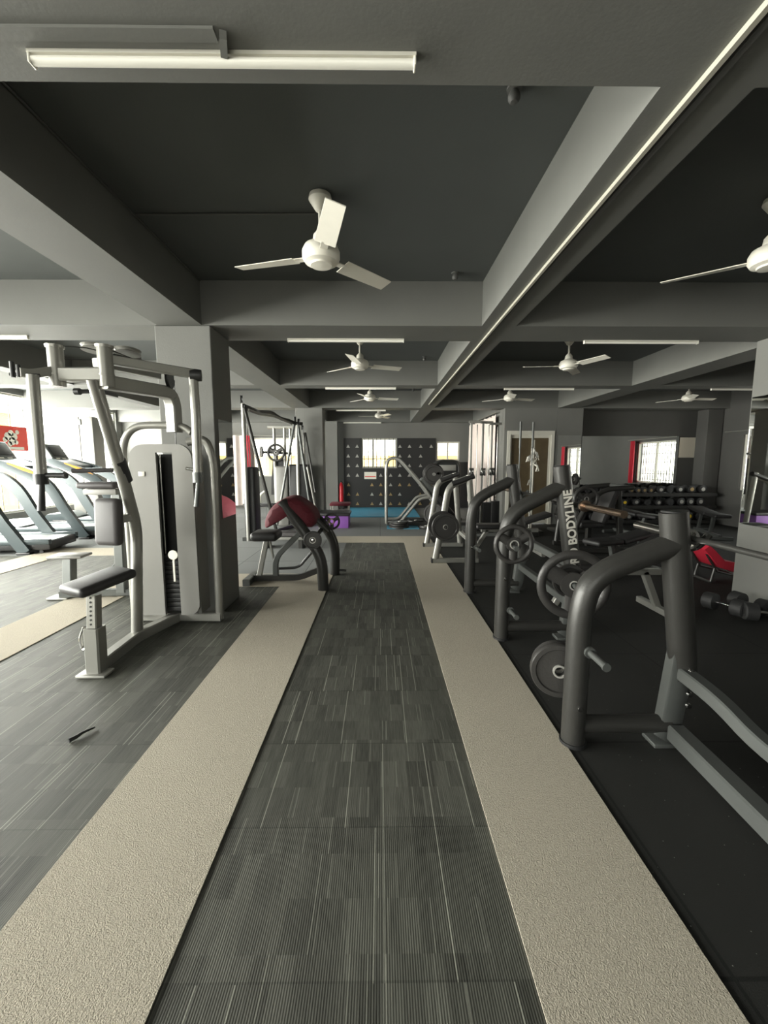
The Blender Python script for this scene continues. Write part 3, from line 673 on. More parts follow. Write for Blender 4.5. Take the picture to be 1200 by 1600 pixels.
# left arm
b = MB(); b.tube([(-2.24, 3.0, 2.08), (-2.33, 2.88, 2.03), (-2.36, 2.83, 2.03)], .03, n=8, square=True, bend=.03); b.build('arm', 'silver', t)
b = MB(); b.cyl((-2.29, 2.85, 2.02), (-2.30, 2.85, 1.36), .036, n=20); hg = b.build('hanging_arm', 'silver', t)
b = MB(); b.cyl((-2.30, 2.85, 1.37), (-2.30, 2.85, 1.30), .042, n=18); b.cyl((-2.30, 2.85, 1.30), (-2.31, 2.84, 1.12), .018, n=14, r2=.024); b.cyl((-2.28, 2.85, 1.36), (-2.14, 2.86, 1.36), .018, n=14); b.cyl((-2.15, 2.859, 1.36), (-2.135, 2.86, 1.36), .022); b.build('grip', 'black', hg)
b = MB(); b.cyl((-2.42, 2.83, 2.02), (-2.26, 2.87, 2.02), .012); b.cyl((-2.40, 2.83, 2.0), (-2.40, 2.83, 2.10), .014); b.cyl((-2.36, 2.83, 2.0), (-2.36, 2.83, 2.08), .014); b.build('locking_pin', 'black', t)
# right arm
MB().tube([(-1.90, 3.02, 2.16), (-1.43, 3.30, 2.12)], .032, n=8, square=True).build('arm', 'silver', t)
b = MB(); b.lathe((-1.41, 3.30, 2.11), [(.042, -.04), (.046, 0), (.042, .04)], (1, .3, 0)); b.build('arm_end_cap', 'black', t)
b = MB(); b.tube([(-1.43, 3.30, 2.09), (-1.425, 3.30, 1.8), (-1.435, 3.30, 1.36)], .034, n=20); hg = b.build('hanging_arm', 'silver', t)
b = MB(); b.cyl((-1.435, 3.30, 1.37), (-1.435, 3.30, 1.29), .04, n=18); b.cyl((-1.435, 3.30, 1.29), (-1.455, 3.29, 1.10), .016, n=14, r2=.02); b.build('grip', 'charcoal_light', hg)
MB().cyl((-1.52, 3.29, 1.40), (-1.44, 3.30, 1.39), .014, n=12).build('arm_stop', 'chrome', t)
# rear beam to the stack tower, cams, pulleys, cables
MB().tube([(-1.92, 2.98, 2.0), (-1.75, 3.55, 2.02), (-1.74, 3.60, 1.94), (-1.74, 3.60, 1.70)], .048, n=8, square=True, bend=.06).build('rear_beam', 'silver', t)
MB().tube([(-1.98, 3.02, 2.14), (-1.83, 3.56, 2.16)], .03, n=8, square=True).build('pulley_beam', 'silver', t)
for c, ax, r in (((-2.05, 3.15, 2.265), (0, .1, 1), .10), ((-1.86, 3.20, 2.255), (0, .1, 1), .09), ((-1.72, 3.52, 2.13), (1, .2, 0), .085), ((-1.92, 3.35, 2.24), (0, .2, 1), .07)):
    b = MB(); b.lathe(c, [(.0, -.014), (r, -.014), (r*.86, -.005), (r*.86, .005), (r, .014), (.0, .014)], ax, n=28); b.build('pulley', 'silver' if ax[2] else 'black', t)
b = MB()
for p in ([(-2.2, 3.0, 2.245), (-2.06, 3.05, 2.245), (-1.75, 3.5, 2.22)], [(-1.9, 3.05, 2.235), (-1.80, 3.5, 2.20)], [(-2.24, 3.0, 2.16), (-1.88, 3.25, 2.20)], [(-1.72, 3.60, 2.13), (-1.78, 3.66, 1.2)]): b.tube(p, .004, n=6)
b.build('cable', 'black', t)
b = MB(); b.tube([(-2.18, 3.10, 1.955), (-2.05, 3.14, 1.965), (-1.95, 3.2, 1.94)], .015, n=8, bend=.04); b.lathe((-2.18, 3.10, 1.955), [(.0, -.02), (.024, -.018), (.024, .018), (.0, .02)], (1, 0, 0), n=16); b.build('shock_absorber', 'black', t)
# hoop frame and stack shrouds
MB().tube([(-2.19, 3.60, .07), (-2.19, 3.60, 1.62), (-2.08, 3.60, 1.76), (-1.68, 3.60, 1.76), (-1.60, 3.60, 1.70)], .030, n=16, bend=.12).build('hoop_tube', 'silver', t)
MB().tube([(-1.66, 3.64, 1.62), (-1.50, 3.66, 1.66), (-1.46, 3.68, 1.45), (-1.47, 3.68, .03)], .034, n=16, bend=.12).build('side_tube', 'silver', t)
def shroud(x0, x1, y, z0, z1, rtl, rtr, rbl, rbr):
    pts = []
    def arc(cx, cz, r, a0, a1):
        for i in range(7):
            a = math.radians(a0+(a1-a0)*i/6); pts.append((cx+r*math.cos(a), cz+r*math.sin(a)))
    arc(x1-rtr, z1-rtr, rtr, 0, 90); arc(x0+rtl, z1-rtl, rtl, 90, 180); arc(x0+rbl, z0+rbl, rbl, 180, 270); arc(x1-rbr, z0+rbr, rbr, 270, 360)
    return pts
b = MB(); b.prism(shroud(-2.13, -1.905, 3.58, .10, 1.60, .12, .004, .02, .004), .03, 'XZ', 3.575); sp = b.build('front_shroud', 'silver_panel', t)
b = MB(); b.box((-2.03, 3.571, 1.35), (.055, .006, .04), bev=.004); b.build('maker_badge', 'white', sp)
b = MB(); b.prism(shroud(-1.765, -1.60, 3.58, .10, 1.60, .004, .12, .004, .10), .03, 'XZ', 3.575); b.build('front_shroud', 'silver_panel', t)
b = MB(); b.prism(shroud(-1.905, -1.765, 3.58, 1.53, 1.60, .003, .003, .003, .003), .03, 'XZ', 3.575); b.build('shroud_header', 'silver_panel', t)
MB().span((-2.12, 3.61, .10), (-2.08, 3.80, 1.52)).build('side_shroud', 'silver_panel', t)
MB().span((-1.63, 3.61, .10), (-1.60, 3.80, 1.52)).build('side_shroud', 'silver_panel', t)
MB().span((-2.08, 3.77, .10), (-1.63, 3.80, 1.52)).build('rear_shroud', 'black', t)
for k in range(12):
    MB().span((-1.97, 3.63, .12+.042*k), (-1.70, 3.74, .12+.042*k+.038), bev=.004).build('weight_slab', 'black', t)
for x in (-1.93, -1.74): MB().cyl((x, 3.69, .1), (x, 3.69, 1.52), .01, n=10).build('guide_rod', 'chrome', t)
b = MB(); b.lathe((-1.82, 3.60, .64), [(.0, -.006), (.042, -.004), (.042, .006)], (0, 1, 0), n=20); b.span((-1.828, 3.60, .40), (-1.812, 3.61, .61)); b.build('selector_pin', 'white', t)

# ================================================================== SECOND LEFT MACHINE (rear, partly hidden)
t = thing('seated_row_machine', 'grey seated machine with foot plate and arm pad behind the chest fly machine', 'gym machine', (-3.1, 4.45, 0))
MB().tube([(-3.42, 4.35, .05), (-2.45, 4.45, .05)], .036, n=8, square=True).build('base_beam', 'charcoal_light', t)
MB().box((-3.42, 4.35, .012), (.22, .14, .022), bev=.01).build('foot_pad', 'silver', t)
MB().tube([(-3.36, 4.40, .05), (-3.36, 4.44, .43)], .05, n=8, square=True).build('foot_post', 'charcoal_light', t)
b = MB(); b.box((-3.34, 4.42, .45), (.34, .22, .03), rot=(0, 0, .1), bev=.01); b.build('foot_plate', 'silver_panel', t)
MB().tube([(-2.80, 4.42, .05), (-2.80, 4.46, 1.12)], .05, n=8, square=True).build('main_post', 'charcoal_light', t)
MB().tube([(-3.05, 4.39, .08), (-2.84, 4.44, .36)], .03, n=8, square=True).build('brace', 'charcoal_light', t)
b = MB(); b.box((-2.93, 4.42, 1.21), (.40, .26, .065), bev=.028, seg=3); b.build('arm_pad', 'greyvinyl', t)
b = MB(); b.box((-2.93, 4.42, 1.14), (.34, .12, .06), bev=.005); b.build('pad_bracket', 'silver_panel', t)
MB().span((-2.68, 4.50, .05), (-2.30, 4.78, 1.5), bev=.03).build('stack_cover', 'silver_panel', t)
b = MB(); b.tube([(-2.80, 4.46, 1.1), (-2.62, 4.52, 1.5)], .03, n=8, square=True); b.build('upper_post', 'silver', t)
# tall grey cable tower by the windows
t = thing('cable_tower', 'tall pale grey weight-stack tower standing before the left windows', 'gym machine', (-7.4, 10.7, 0))
MB().span((-7.72, 10.5, 0), (-7.42, 10.9, 2.56), bev=.015).build('cover', 'silver_panel', t)
MB().span((-7.41, 10.5, 0), (-7.09, 10.9, 2.56), bev=.015).build('cover', 'silver_panel', t)
MB().span((-7.46, 10.48, 2.36), (-7.36, 10.50, 2.50), bev=.004).build('bracket', 'charcoal_light', t)
MB().tube([(-7.0, 10.7, 2.62), (-6.45, 10.7, .05)], .035, n=8, square=True).build('slanted_post', 'silver', t)
MB().tube([(-7.7, 10.7, .04), (-6.35, 10.7, .04)], .035, n=8, square=True).build('base_bar', 'silver', t)

# ================================================================== TREADMILLS
def make_treadmill():
    t = thing('treadmill', 'x', 'treadmill')
    # heading -X, rear end at x = 0.35; near side at y = 0
    MB().span((-1.55, .06, .06), (.35, .80, .20), bev=.02).build('deck', 'black', t)
    MB().span((-1.20, .14, .201), (.32, .72, .206)).build('running_belt', 'belt', t)
    for y in (.03, .76): MB().span((-1.25, y, .15), (.36, y+.09, .235), bev=.015).build('side_rail', 'tread', t)
    b = MB(); b.prism([(-1.75, .04), (-1.20, .04), (-1.18, .24), (-1.35, .34), (-1.65, .32), (-1.76, .2)], .66, 'XZ', .10); b.build('motor_hood', 'tread', t)
    for y in (0.0, .80):
        c = [(0.02, .03), (-.28, .52), (-.52, .98), (-.78, 1.20), (-1.10, 1.34), (-1.55, 1.50)]
        w = [.085, .08, .085, .09, .085, .05]
        b = MB(); n = 26; top = []; bot = []
        # smooth centre line
        P = [Vector((x, 0, z)) for x, z in c]; pts = []
        for i in range(len(P)-1):
            p0, p1, p2, p3 = P[max(i-1, 0)], P[i], P[i+1], P[min(i+2, len(P)-1)]
            for k in range(5):
                s_ = k/5; pts.append((.5*((2*p1)+(p2-p0)*s_+(2*p0-5*p1+4*p2-p3)*s_*s_+(3*p1-p0-3*p2+p3)*s_**3), w[i]+(w[i+1]-w[i])*s_))
        pts.append((P[-1], w[-1]))
        for i, (p, ww) in enumerate(pts):
            a = pts[max(i-1, 0)][0]; c2 = pts[min(i+1, len(pts)-1)][0]; tn = (c2-a).normalized(); nn = Vector((-tn.z, 0, tn.x))
            if nn.z < 0: nn = -nn
            top.append((p+nn*ww)); bot.append((p-nn*ww))
        poly = [(v.x, v.z) for v in top]+[(v.x, v.z) for v in bot[::-1]]
        lo = [b.bm.verts.new((x, y, z)) for x, z in poly]; hi = [b.bm.verts.new((x, y+.09, z)) for x, z in poly]
        N = len(poly); H = N//2
        for i in range(N): b.bm.faces.new((lo[i], lo[(i+1) % N], hi[(i+1) % N], hi[i]))
        for i in range(H-1):
            b.bm.faces.new((lo[i], lo[i+1], lo[N-2-i], lo[N-1-i])); b.bm.faces.new((hi[i], hi[N-1-i], hi[N-2-i], hi[i+1]))
        sf = b.build('side_arm', 'tread', t)
        b = MB(); q = [top[j]+Vector((0, 0, .0)) for j in range(13, 22)]; yo = y-.004 if y == 0 else y+.09
        lo = [b.bm.verts.new((v.x, yo, v.z-.012)) for v in q]; li = [b.bm.verts.new((v.x, yo, v.z-.012-.055*math.sin(PI*(i+.3)/9.2))) for i, v in enumerate(q)]
        lo2 = [b.bm.verts.new(v.co+Vector((0, .004, 0))) for v in lo]; li2 = [b.bm.verts.new(v.co+Vector((0, .004, 0))) for v in li]
        for i in range(len(q)-1):
            b.bm.faces.new((lo[i], lo[i+1], li[i+1], li[i])); b.bm.faces.new((lo2[i], li2[i], li2[i+1], lo2[i+1])); b.bm.faces.new((lo[i], lo2[i], lo2[i+1], lo[i+1])); b.bm.faces.new((li[i], li[i+1], li2[i+1], li2[i]))
        b.build('orange_stripe', 'orange', sf)
        MB().box((.0, y+.045, .02), (.20, .12, .04), bev=.012).build('foot', 'black', t)
    b = MB(); b.box((-1.25, .445, 1.42), (.50, .78, .07), rot=(0, math.radians(18), 0), bev=.03, seg=3); b.build('dash', 'tread', t)
    b = MB(); b.box((-1.55, .445, 1.66), (.05, .56, .40), rot=(0, math.radians(-30), 0), bev=.02, seg=3); cs = b.build('console', 'charcoal_light', t)
    b = MB(); b.box((-1.522, .445, 1.68), (.012, .44, .22), rot=(0, math.radians(-30), 0), bev=.003); b.build('screen', 'black', cs)
    for yy in (.30, .52): MB().box((-1.44, yy, 1.525), (.012, .12, .03), rot=(0, math.radians(-30), 0)).build('button_row', 'white', cs)
    MB().cyl((.2, .1, .03), (.2, .14, .03), .03).build('wheel', 'black', t)
    return t
TM = make_treadmill()
for i, (x, y, lb) in enumerate(((-5.60, 6.45, 'grey treadmill with an orange stripe, nearest of those at the left windows'), (-5.60, 7.80, 'grey treadmill with an orange stripe, middle of the window row'),
                                (-5.58, 9.15, 'grey treadmill with its whole console seen left of the tall cable tower'))):
    o = TM if i == 0 else clone(TM); o.location = (x, y, 0); o.rotation_euler = (0, 0, math.radians(8)); o['label'] = lb; o['group'] = 'treadmills facing the left windows'
# red sign on the glass
t = thing('window_sign', 'red sign with a white leaf-like figure on the left window', 'sign', (-7.98, 9.2, 1.7))
MB().span((-7.99, 8.86, 1.70), (-7.98, 9.62, 2.22)).build('board', 'signred', t, smooth=False)
b = MB()
for (y, z, r) in ((9.12, 2.0, .09), (9.2, 2.07, .07), (9.05, 1.93, .06), (9.28, 2.0, .08), (9.22, 1.9, .09), (9.36, 2.1, .05), (9.32, 1.88, .05), (9.15, 1.84, .06)):
    b.lathe((-7.979, y, z), [(0, 0), (r, 0), (r, .002), (0, .002)], (1, 0, 0), n=9)
b.span((-7.979, 8.98, 1.72), (-7.976, 9.5, 1.78)); b.build('white_figure', 'white', t, smooth=False)

# ================================================================== CABLE STATION (left middle)
t = thing('cable_crossover_station', 'tall multi-station cable machine with zigzag pull-up bar left of the aisle', 'gym machine', (-2.3, 9.0, 0))
b = MB(); b.tube([(-2.42, 7.6, 2.44), (-2.32, 7.9, 2.40), (-2.38, 8.3, 2.42), (-2.22, 8.7, 2.46), (-2.10, 8.95, 2.36), (-1.97, 9.15, 2.34), (-1.86, 9.3, 2.29), (-1.72, 9.38, 2.29)], .038, n=12, bend=.08); b.build('pull_up_bar', 'charcoal', t)
b = MB(); b.tube([(-2.36, 7.62, 2.38), (-2.26, 7.9, 2.34), (-2.16, 8.7, 2.38), (-1.92, 9.2, 2.28)], .026, n=10, bend=.08); b.build('lower_bar', 'silver', t)
for p, q, r, m_, nm in (((-2.44, 7.6, 2.48), (-2.44, 7.62, .0), .035, 'silver', 'upright'), ((-2.42, 7.6, 2.42), (-1.94, 7.8, .05), .032, 'charcoal', 'slanted_leg'),
                    ((-1.88, 9.3, 2.29), (-2.30, 9.2, .05), .028, 'charcoal_light', 'slanted_leg'), ((-1.83, 9.33, 2.29), (-1.83, 9.33, 0), .04, 'silver', 'upright'),
                    ((-1.80, 9.3, 2.26), (-1.50, 9.2, .05), .03, 'charcoal_light', 'slanted_leg'), ((-1.66, 9.4, 2.1), (-1.40, 9.0, .8), .02, 'charcoal', 'slanted_leg'),
                    ((-1.52, 8.75, 1.35), (-1.28, 8.75, .03), .022, 'silver', 'slanted_leg'), ((-1.82, 9.42, 2.2), (-1.82, 9.42, .0), .028, 'silver', 'upright'), ((-1.70, 9.42, 2.1), (-1.70, 9.42, 1.2), .028, 'silver', 'guide_tube')):
    MB().tube([p, q], r, n=12).build(nm, m_, t)
MB().tube([(-2.55, 7.62, .035), (-1.85, 7.80, .035)], .035, n=8, square=True).build('base_bar', 'charcoal_light', t)
MB().tube([(-2.45, 7.62, .035), (-1.9, 9.4, .035)], .035, n=8, square=True).build('base_bar', 'charcoal_light', t)
MB().span((-2.52, 7.66, .0), (-2.30, 8.0, 1.36), bev=.04, seg=3).build('stack_cover', 'black', t)
MB().span((-2.36, 9.36, .0), (-2.06, 9.62, 1.36), bev=.04, seg=3).build('stack_cover', 'silver_panel', t)
MB().span((-2.05, 9.34, .0), (-1.62, 9.62, 1.40), bev=.04, seg=3).build('stack_cover', 'black', t)
for c, r in (((-2.46, 7.6, 2.56), .07), ((-2.43, 7.6, 2.44), .05), ((-1.86, 9.28, 2.37), .075), ((-1.78, 9.28, 2.33), .065), ((-1.70, 9.28, 2.2), .05)):
    MB().lathe(c, [(0, -.02), (r, -.02), (r*.85, 0), (r, .02), (0, .02)], (1, .3, 0), n=22).build('pulley', 'black', t)
b = MB()
for p in ([(-2.38, 7.6, 2.4), (-2.40, 7.7, 1.3)], [(-1.80, 9.2, 2.3), (-1.80, 9.2, 1.5), (-1.74, 9.15, 1.9)], [(-1.68, 9.2, 2.2), (-1.55, 9.2, .9)]): b.tube(p, .006, n=6)
b.build('cable', 'black', t)
t = thing('flat_bench', 'low silver-framed dark bench between the curl bench and the cable machine', 'bench', (-1.7, 7.0, 0))
MB().span((-2.05, 6.9, .20), (-1.25, 7.2, .27), bev=.02).build('pad', 'greyvinyl', t)
MB().span((-2.05, 6.88, .15), (-1.25, 6.93, .20), bev=.008).build('rail', 'silver', t)
for x in (-1.95, -1.35): MB().span((x-.03, 6.92, 0), (x+.03, 7.18, .15)).build('leg', 'charcoal', t)
# silver smith-type machine at far left
t = thing('smith_machine', 'silver upright plate machine with a black disc standing before the far left window', 'gym machine', (-2.7, 11.5, 0))
for x in (-2.88, -2.60): MB().cyl((x, 11.5, 0), (x, 11.5, 2.38), .04, n=14).build('upright', 'silver', t)
for x in (-2.45,): MB().cyl((x, 11.5, .4), (x, 11.5, 2.38), .03, n=14).build('guide_rod', 'chrome', t)
MB().tube([(-3.05, 11.5, 2.39), (-2.35, 11.5, 2.39)], .035, n=8, square=True).build('top_bar', 'silver', t)
MB().tube([(-3.0, 11.2, .04), (-3.0, 11.9, .04)], .04, n=8, square=True).build('base_bar', 'silver', t)
MB().tube([(-2.5, 11.2, .04), (-2.5, 11.9, .04)], .04, n=8, square=True).build('base_bar', 'silver', t)
b = MB(); b.prism([(-3.02, .55), (-2.62, .55), (-2.66, 1.55), (-2.95, 1.5), (-3.0, 1.0)], .12, 'XZ', 11.55); b.build('seat_back', 'blackrub', t)
MB().tube([(-3.25, 11.4, 1.72), (-2.4, 11.4, 1.68)], .03, n=10).build('carriage', 'charcoal', t)
MB().tube([(-3.28, 11.35, .3), (-3.3, 11.4, .55), (-3.1, 11.45, .7)], .035, n=10, bend=.1).build('curved_foot', 'white', t)
plate((-2.80, 11.33, 1.70), .24, .05, (0, 1, 0), 'black ring-grip plate high on the far silver machine', grip=True)
plate((-3.20, 11.36, 1.72), .15, .04, (.9, .5, .0), 'small black plate at the left end of the far silver machine')
t = thing('flat_bench', 'low black flat bench in front of the far left window', 'bench', (-3.2, 10.9, 0))
MB().span((-3.55, 10.7, .30), (-2.75, 11.0, .38), bev=.02).build('pad', 'vinyl', t)
for x in (-3.4, -2.9): MB().span((x-.05, 10.74, 0), (x+.05, 10.96, .30)).build('leg', 'charcoal_light', t)

# ================================================================== LEG PRESS and stacks (far centre)
t = thing('leg_press_machine', 'angled leg press with silver hoop frame in front of the black panelling', 'gym machine', (.9, 9.8, 0))
for y in (9.45, 10.1):
    MB().tube([(.14, y, .05), (.14, y, 1.42), (.22, y, 1.54), (.42, y, 1.54), (.60, y, 1.35), (1.0, y, .88), (1.52, y, .12)], .034, n=12, bend=.14).build('hoop_frame', 'silver', t)
    MB().tube([(.14, y, .06), (.45, y, .07), (.9, y, .62), (1.15, y, .66)], .034, n=12, bend=.1).build('lower_rail', 'silver', t)
b = MB(); b.box((1.12, 9.78, .86), (.50, .62, .16), rot=(0, math.radians(48), 0), bev=.03); b.build('sled', 'charcoal_light', t)
b = MB(); b.box((1.5, 9.78, .42), (.16, .5, .6), rot=(0, math.radians(-40), 0), bev=.05); b.build('seat_back', 'vinyl', t)
MB().tube([(.16, 9.4, .05), (2.0, 9.4, .05)], .035, n=8, square=True).build('base_bar', 'charcoal', t)
MB().tube([(.16, 10.15, .05), (2.0, 10.15, .05)], .035, n=8, square=True).build('base_bar', 'charcoal', t)
for y in (9.36, 9.30): MB().cyl((1.28, 9.5, 1.2), (1.28, 9.2, 1.2), .025, n=10).build('load_peg', 'chrome', t)
for k in range(3): plate((1.20, 9.42-.06*k, 1.18), .24-.015*k, .05, (0, 1, 0), ['black plate on the leg press sled, innermost of three', 'black plate on the leg press sled, middle of three', 'black plate on the leg press sled, outermost of three'][k], group='plates on the leg press')
plate((1.20, 9.2, .30), .24, .06, (.3, 1, 0), 'upright dark plate leaning behind the silver press frame')
for k, (x, y, r) in enumerate(((.42, 9.15, .22), (.40, 9.16, .20), (.43, 9.15, .19))):
    plate((x, y, .025+.05*k), r, .045, (0, 0, 1), ['round black plate lying on the floor, bottom of the pile before the leg press', 'round plate lying in the middle of the floor pile before the leg press', 'round plate on top of the floor pile before the leg press'][k], group='plates piled before the leg press', hub='greycap')
for k, (x, y, r) in enumerate(((.85, 9.9, .2), (1.0, 9.0, .14))):
    plate((x, y, .045), r, .05, (0, 0, 1), ['dark plate lying on the floor inside the leg press frame', 'small dark plate lying on the floor right of the piled plates'][k])
t = thing('selector_tower', 'black rounded weight-stack tower with a silver plaque below the right far window', 'gym machine', (1.6, 10.4, 0))
b = MB(); b.prism(shroud(1.33, 1.97, 0, 0, 1.47, .12, .12, .02, .02), .4, 'XZ', 10.3); b.build('cover', 'black', t)
b = MB(); b.tube([(1.35, 10.28, .04), (1.35, 10.28, 1.38), (1.45, 10.28, 1.48), (1.86, 10.28, 1.48), (1.95, 10.28, 1.38), (1.95, 10.28, .04)], .03, n=10, bend=.12); b.build('hoop_tube', 'charcoal', t)
MB().span((1.43, 10.285, 1.24), (1.87, 10.30, 1.38), bev=.006).build('plaque', 'greycap', t)
MB().box((1.48, 10.285, 1.16), (.07, .02, .04), bev=.004).build('badge', 'white', t)

# cable machines along the inner wall (right of the curtain)
def cable_column(x, y, label, h=2.25, m='silver'):
    t = thing('cable_column', label, 'gym machine', (x, y, 0))
    MB().tube([(x, y, .0), (x, y, h)], .02, n=8, square=True).build('upright', m, t)
    MB().cyl((x+.12, y, .05), (x+.12, y, h-.05), .01, n=8).build('guide_rod', 'chrome', t)
    MB().tube([(x-.05, y, h), (x+.2, y, h)], .025, n=8, square=True).build('top_bar', m, t)
    MB().box((x+.06, y, .02), (.36, .3, .04), bev=.01).build('base_plate', 'charcoal', t)
    b = MB(); b.span((x+.03, y-.05, .05), (x+.20, y+.05, .62), bev=.01); b.build('weight_stack', 'black', t)
    b = MB(); b.box((x, y-.06, 1.25), (.10, .10, .16), bev=.01); b.build('carriage', 'chrome', t)
    b = MB(); b.lathe((x, y-.12, 1.22), [(0, -.015), (.05, -.015), (.042, 0), (.05, .015), (0, .015)], (1, 0, 0), n=20); b.build('pulley', 'black', t)
    b = MB(); b.tube([(x, y-.15, 1.2), (x-.02, y-.16, .9)], .005, n=6); b.tube([(x-.02, y-.16, .9), (x-.08, y-.16, .78), (x+.05, y-.16, .78), (x-.02, y-.16, .9)], .008, n=6); b.build('cable_handle', 'greycap', t)
    return t
cable_column(1.84, 8.5, 'silver cable column in front of the long pale curtain, leftmost')
cable_column(2.10, 8.6, 'silver cable column in front of the middle of the long curtain')
cable_column(2.36, 8.9, 'silver cable column at the right end of the long curtain')
def hung_bar(x, y, z0, z1, label):
    t = thing('straight_bar', label, 'bar', (x, y, z0))
    MB().cyl((x, y, z0), (x, y, z1), .012, n=10).build('shaft', 'charcoal_light', t)
    MB().cyl((x, y, z1-.5), (x, y, z1), .022, n=12).build('sleeve', 'charcoal_light', t)
    MB().cyl((x, y, z0), (x, y, z0+.35), .02, n=12).build('sleeve', 'silver', t)
hung_bar(2.70, 8.1, .1, 2.22, 'long thin bar standing upright before the left side of the door')
hung_bar(2.98, 8.2, .1, 2.22, 'long thin bar standing upright before the door middle')
t = thing('bar_stand', 'dark stand holding the upright bars in front of the door', 'rack', (2.85, 8.15, 0))
MB().span((2.6, 7.98, 0), (3.1, 8.32, .098), bev=.01).build('base', 'charcoal', t)
t = thing('attachment_rack', 'cluster of pale rope and metal cable handles on a post before the door', 'rack', (3.15, 8.6, 0))
MB().cyl((3.15, 8.6, 0), (3.15, 8.6, 1.9), .025, n=12).build('post', 'alu', t)
MB().box((3.15, 8.6, .02), (.4, .4, .04), bev=.01).build('base', 'charcoal', t)
random.seed(3)
for k in range(12):
    a = random.uniform(0, 6.28); z = random.uniform(1.05, 1.75); r = random.uniform(.05, .13)
    x, y = 3.15+r*math.cos(a), 8.6+r*math.sin(a)-.03
    b = MB(); b.tube([(3.15, 8.6, z+.05), (x, y, z), (x+.03, y, z-.09), (x-.03, y, z-.10), (x, y, z)], .012, n=6); b.build('handle', 'white' if k % 2 else 'greycap', t)

# ================================================================== RIGHT BACK: DUMBBELL RACK
t = thing('dumbbell_rack', 'long black three-tier dumbbell rack under the back wall mirror', 'rack', (6.3, 9.85, 0))
for i, z in enumerate((.77, .48, .14)):
    y = 9.88-.10*i*0
    b = MB(); b.span((4.5, 9.54, z-.065), (7.8, 9.92, z-.035), bev=.005); b.build('shelf', 'black', t)
    b = MB(); b.span((4.5, 9.52, z-.11), (7.8, 9.538, z-.03)); b.build('shelf_lip', 'charcoal', t)
for x in (4.48, 5.6, 6.7, 7.42):
    b = MB(); b.tube([(x, 9.955, .0), (x, 9.955, .85)], .03, n=8, square=True); b.tube([(x, 9.6, .03), (x, 9.95, .03)], .03, n=8, square=True); b.build('post', 'charcoal', t)
def make_db(r, cap):
    t = thing('dumbbell', 'x', 'dumbbell')
    MB().cyl((0, -.07, 0), (0, .07, 0), .015, n=10).build('handle', 'chrome', t)
    for s_ in (-1, 1):
        b = MB(); b.lathe((0, s_*.12, 0), [(r*.6, -.055), (r, -.045), (r, .045), (r*.85, .055), (0, .055)] if s_ > 0 else [(0, -.055), (r*.85, -.055), (r, -.045), (r, .045), (r*.6, .055)], (0, 1, 0), n=20); hd = b.build('head', 'blackrub', t)
        MB().lathe((0, s_*.177, 0), [(0, -.003), (r*.48, -.003), (r*.48, .003), (0, .003)], (0, 1, 0), n=16).build('cap', cap, hd)
    return t
protos = {}
def db(x, y, z, r, cap, rz=0):
    k = (r, cap)
    if k not in protos: protos[k] = make_db(r, cap); o = protos[k]
    else: o = clone(protos[k])
    o.location = (x, y, z); o.rotation_euler = (0, 0, rz); o['group'] = 'dumbbells on the back rack'; return o
cnt = [0]
names = {'gold': 'bronze', 'greycap': 'grey', 'yellow': 'yellow', 'black': 'black'}
tiers = ['top', 'middle', 'bottom']
rowdef = [
    [(x, .065, 'black') for x in (4.62, 4.80, 4.98, 5.15, 5.3, 5.45, 5.6)] + [(5.82, .065, 'gold'), (5.98, .065, 'gold'), (6.12, .065, 'gold'), (6.27, .065, 'gold'), (6.50, .08, 'greycap'), (6.72, .075, 'black'), (6.95, .085, 'greycap'), (7.22, .09, 'gold'), (7.48, .09, 'greycap')],
    [(4.65, .07, 'black'), (4.85, .07, 'black'), (5.03, .07, 'black'), (5.20, .07, 'black'), (5.45, .08, 'yellow'), (5.68, .075, 'yellow'), (5.95, .08, 'greycap'), (6.22, .07, 'black'), (6.47, .07, 'greycap'), (6.75, .08, 'black'), (7.0, .09, 'greycap'), (7.22, .09, 'greycap'), (7.45, .09, 'greycap')],
    [(4.7, .08, 'black'), (4.95, .08, 'black'), (5.2, .08, 'black'), (5.5, .08, 'black'), (5.8, .08, 'greycap'), (6.1, .08, 'black'), (6.4, .08, 'black'), (6.7, .085, 'black'), (7.0, .085, 'black'), (7.22, .09, 'yellow'), (7.46, .09, 'black')]]
ordn = {}
for ti, row in enumerate(rowdef):
    z0 = (.77, .48, .14)[ti]
    for j, (x, r, cap) in enumerate(row):
        o = db(x, 9.73, z0-.035+r, r, cap)
        nb = ['left end', 'second from the left end', 'third from the left end', 'fourth from the left end', 'fifth from the left end', 'sixth from the left end', 'seventh from the left end', 'eighth from the left end']
        nbr = ['right end', 'second from the right end', 'third from the right end', 'fourth from the right end', 'fifth from the right end', 'sixth from the right end', 'seventh from the right end', 'eighth from the right end']
        pos = nb[j] if j < len(row)/2 else nbr[len(row)-1-j]
        o['label'] = 'black dumbbell with %s cap, %s rack tier, %s' % (names[cap], tiers[ti], pos)
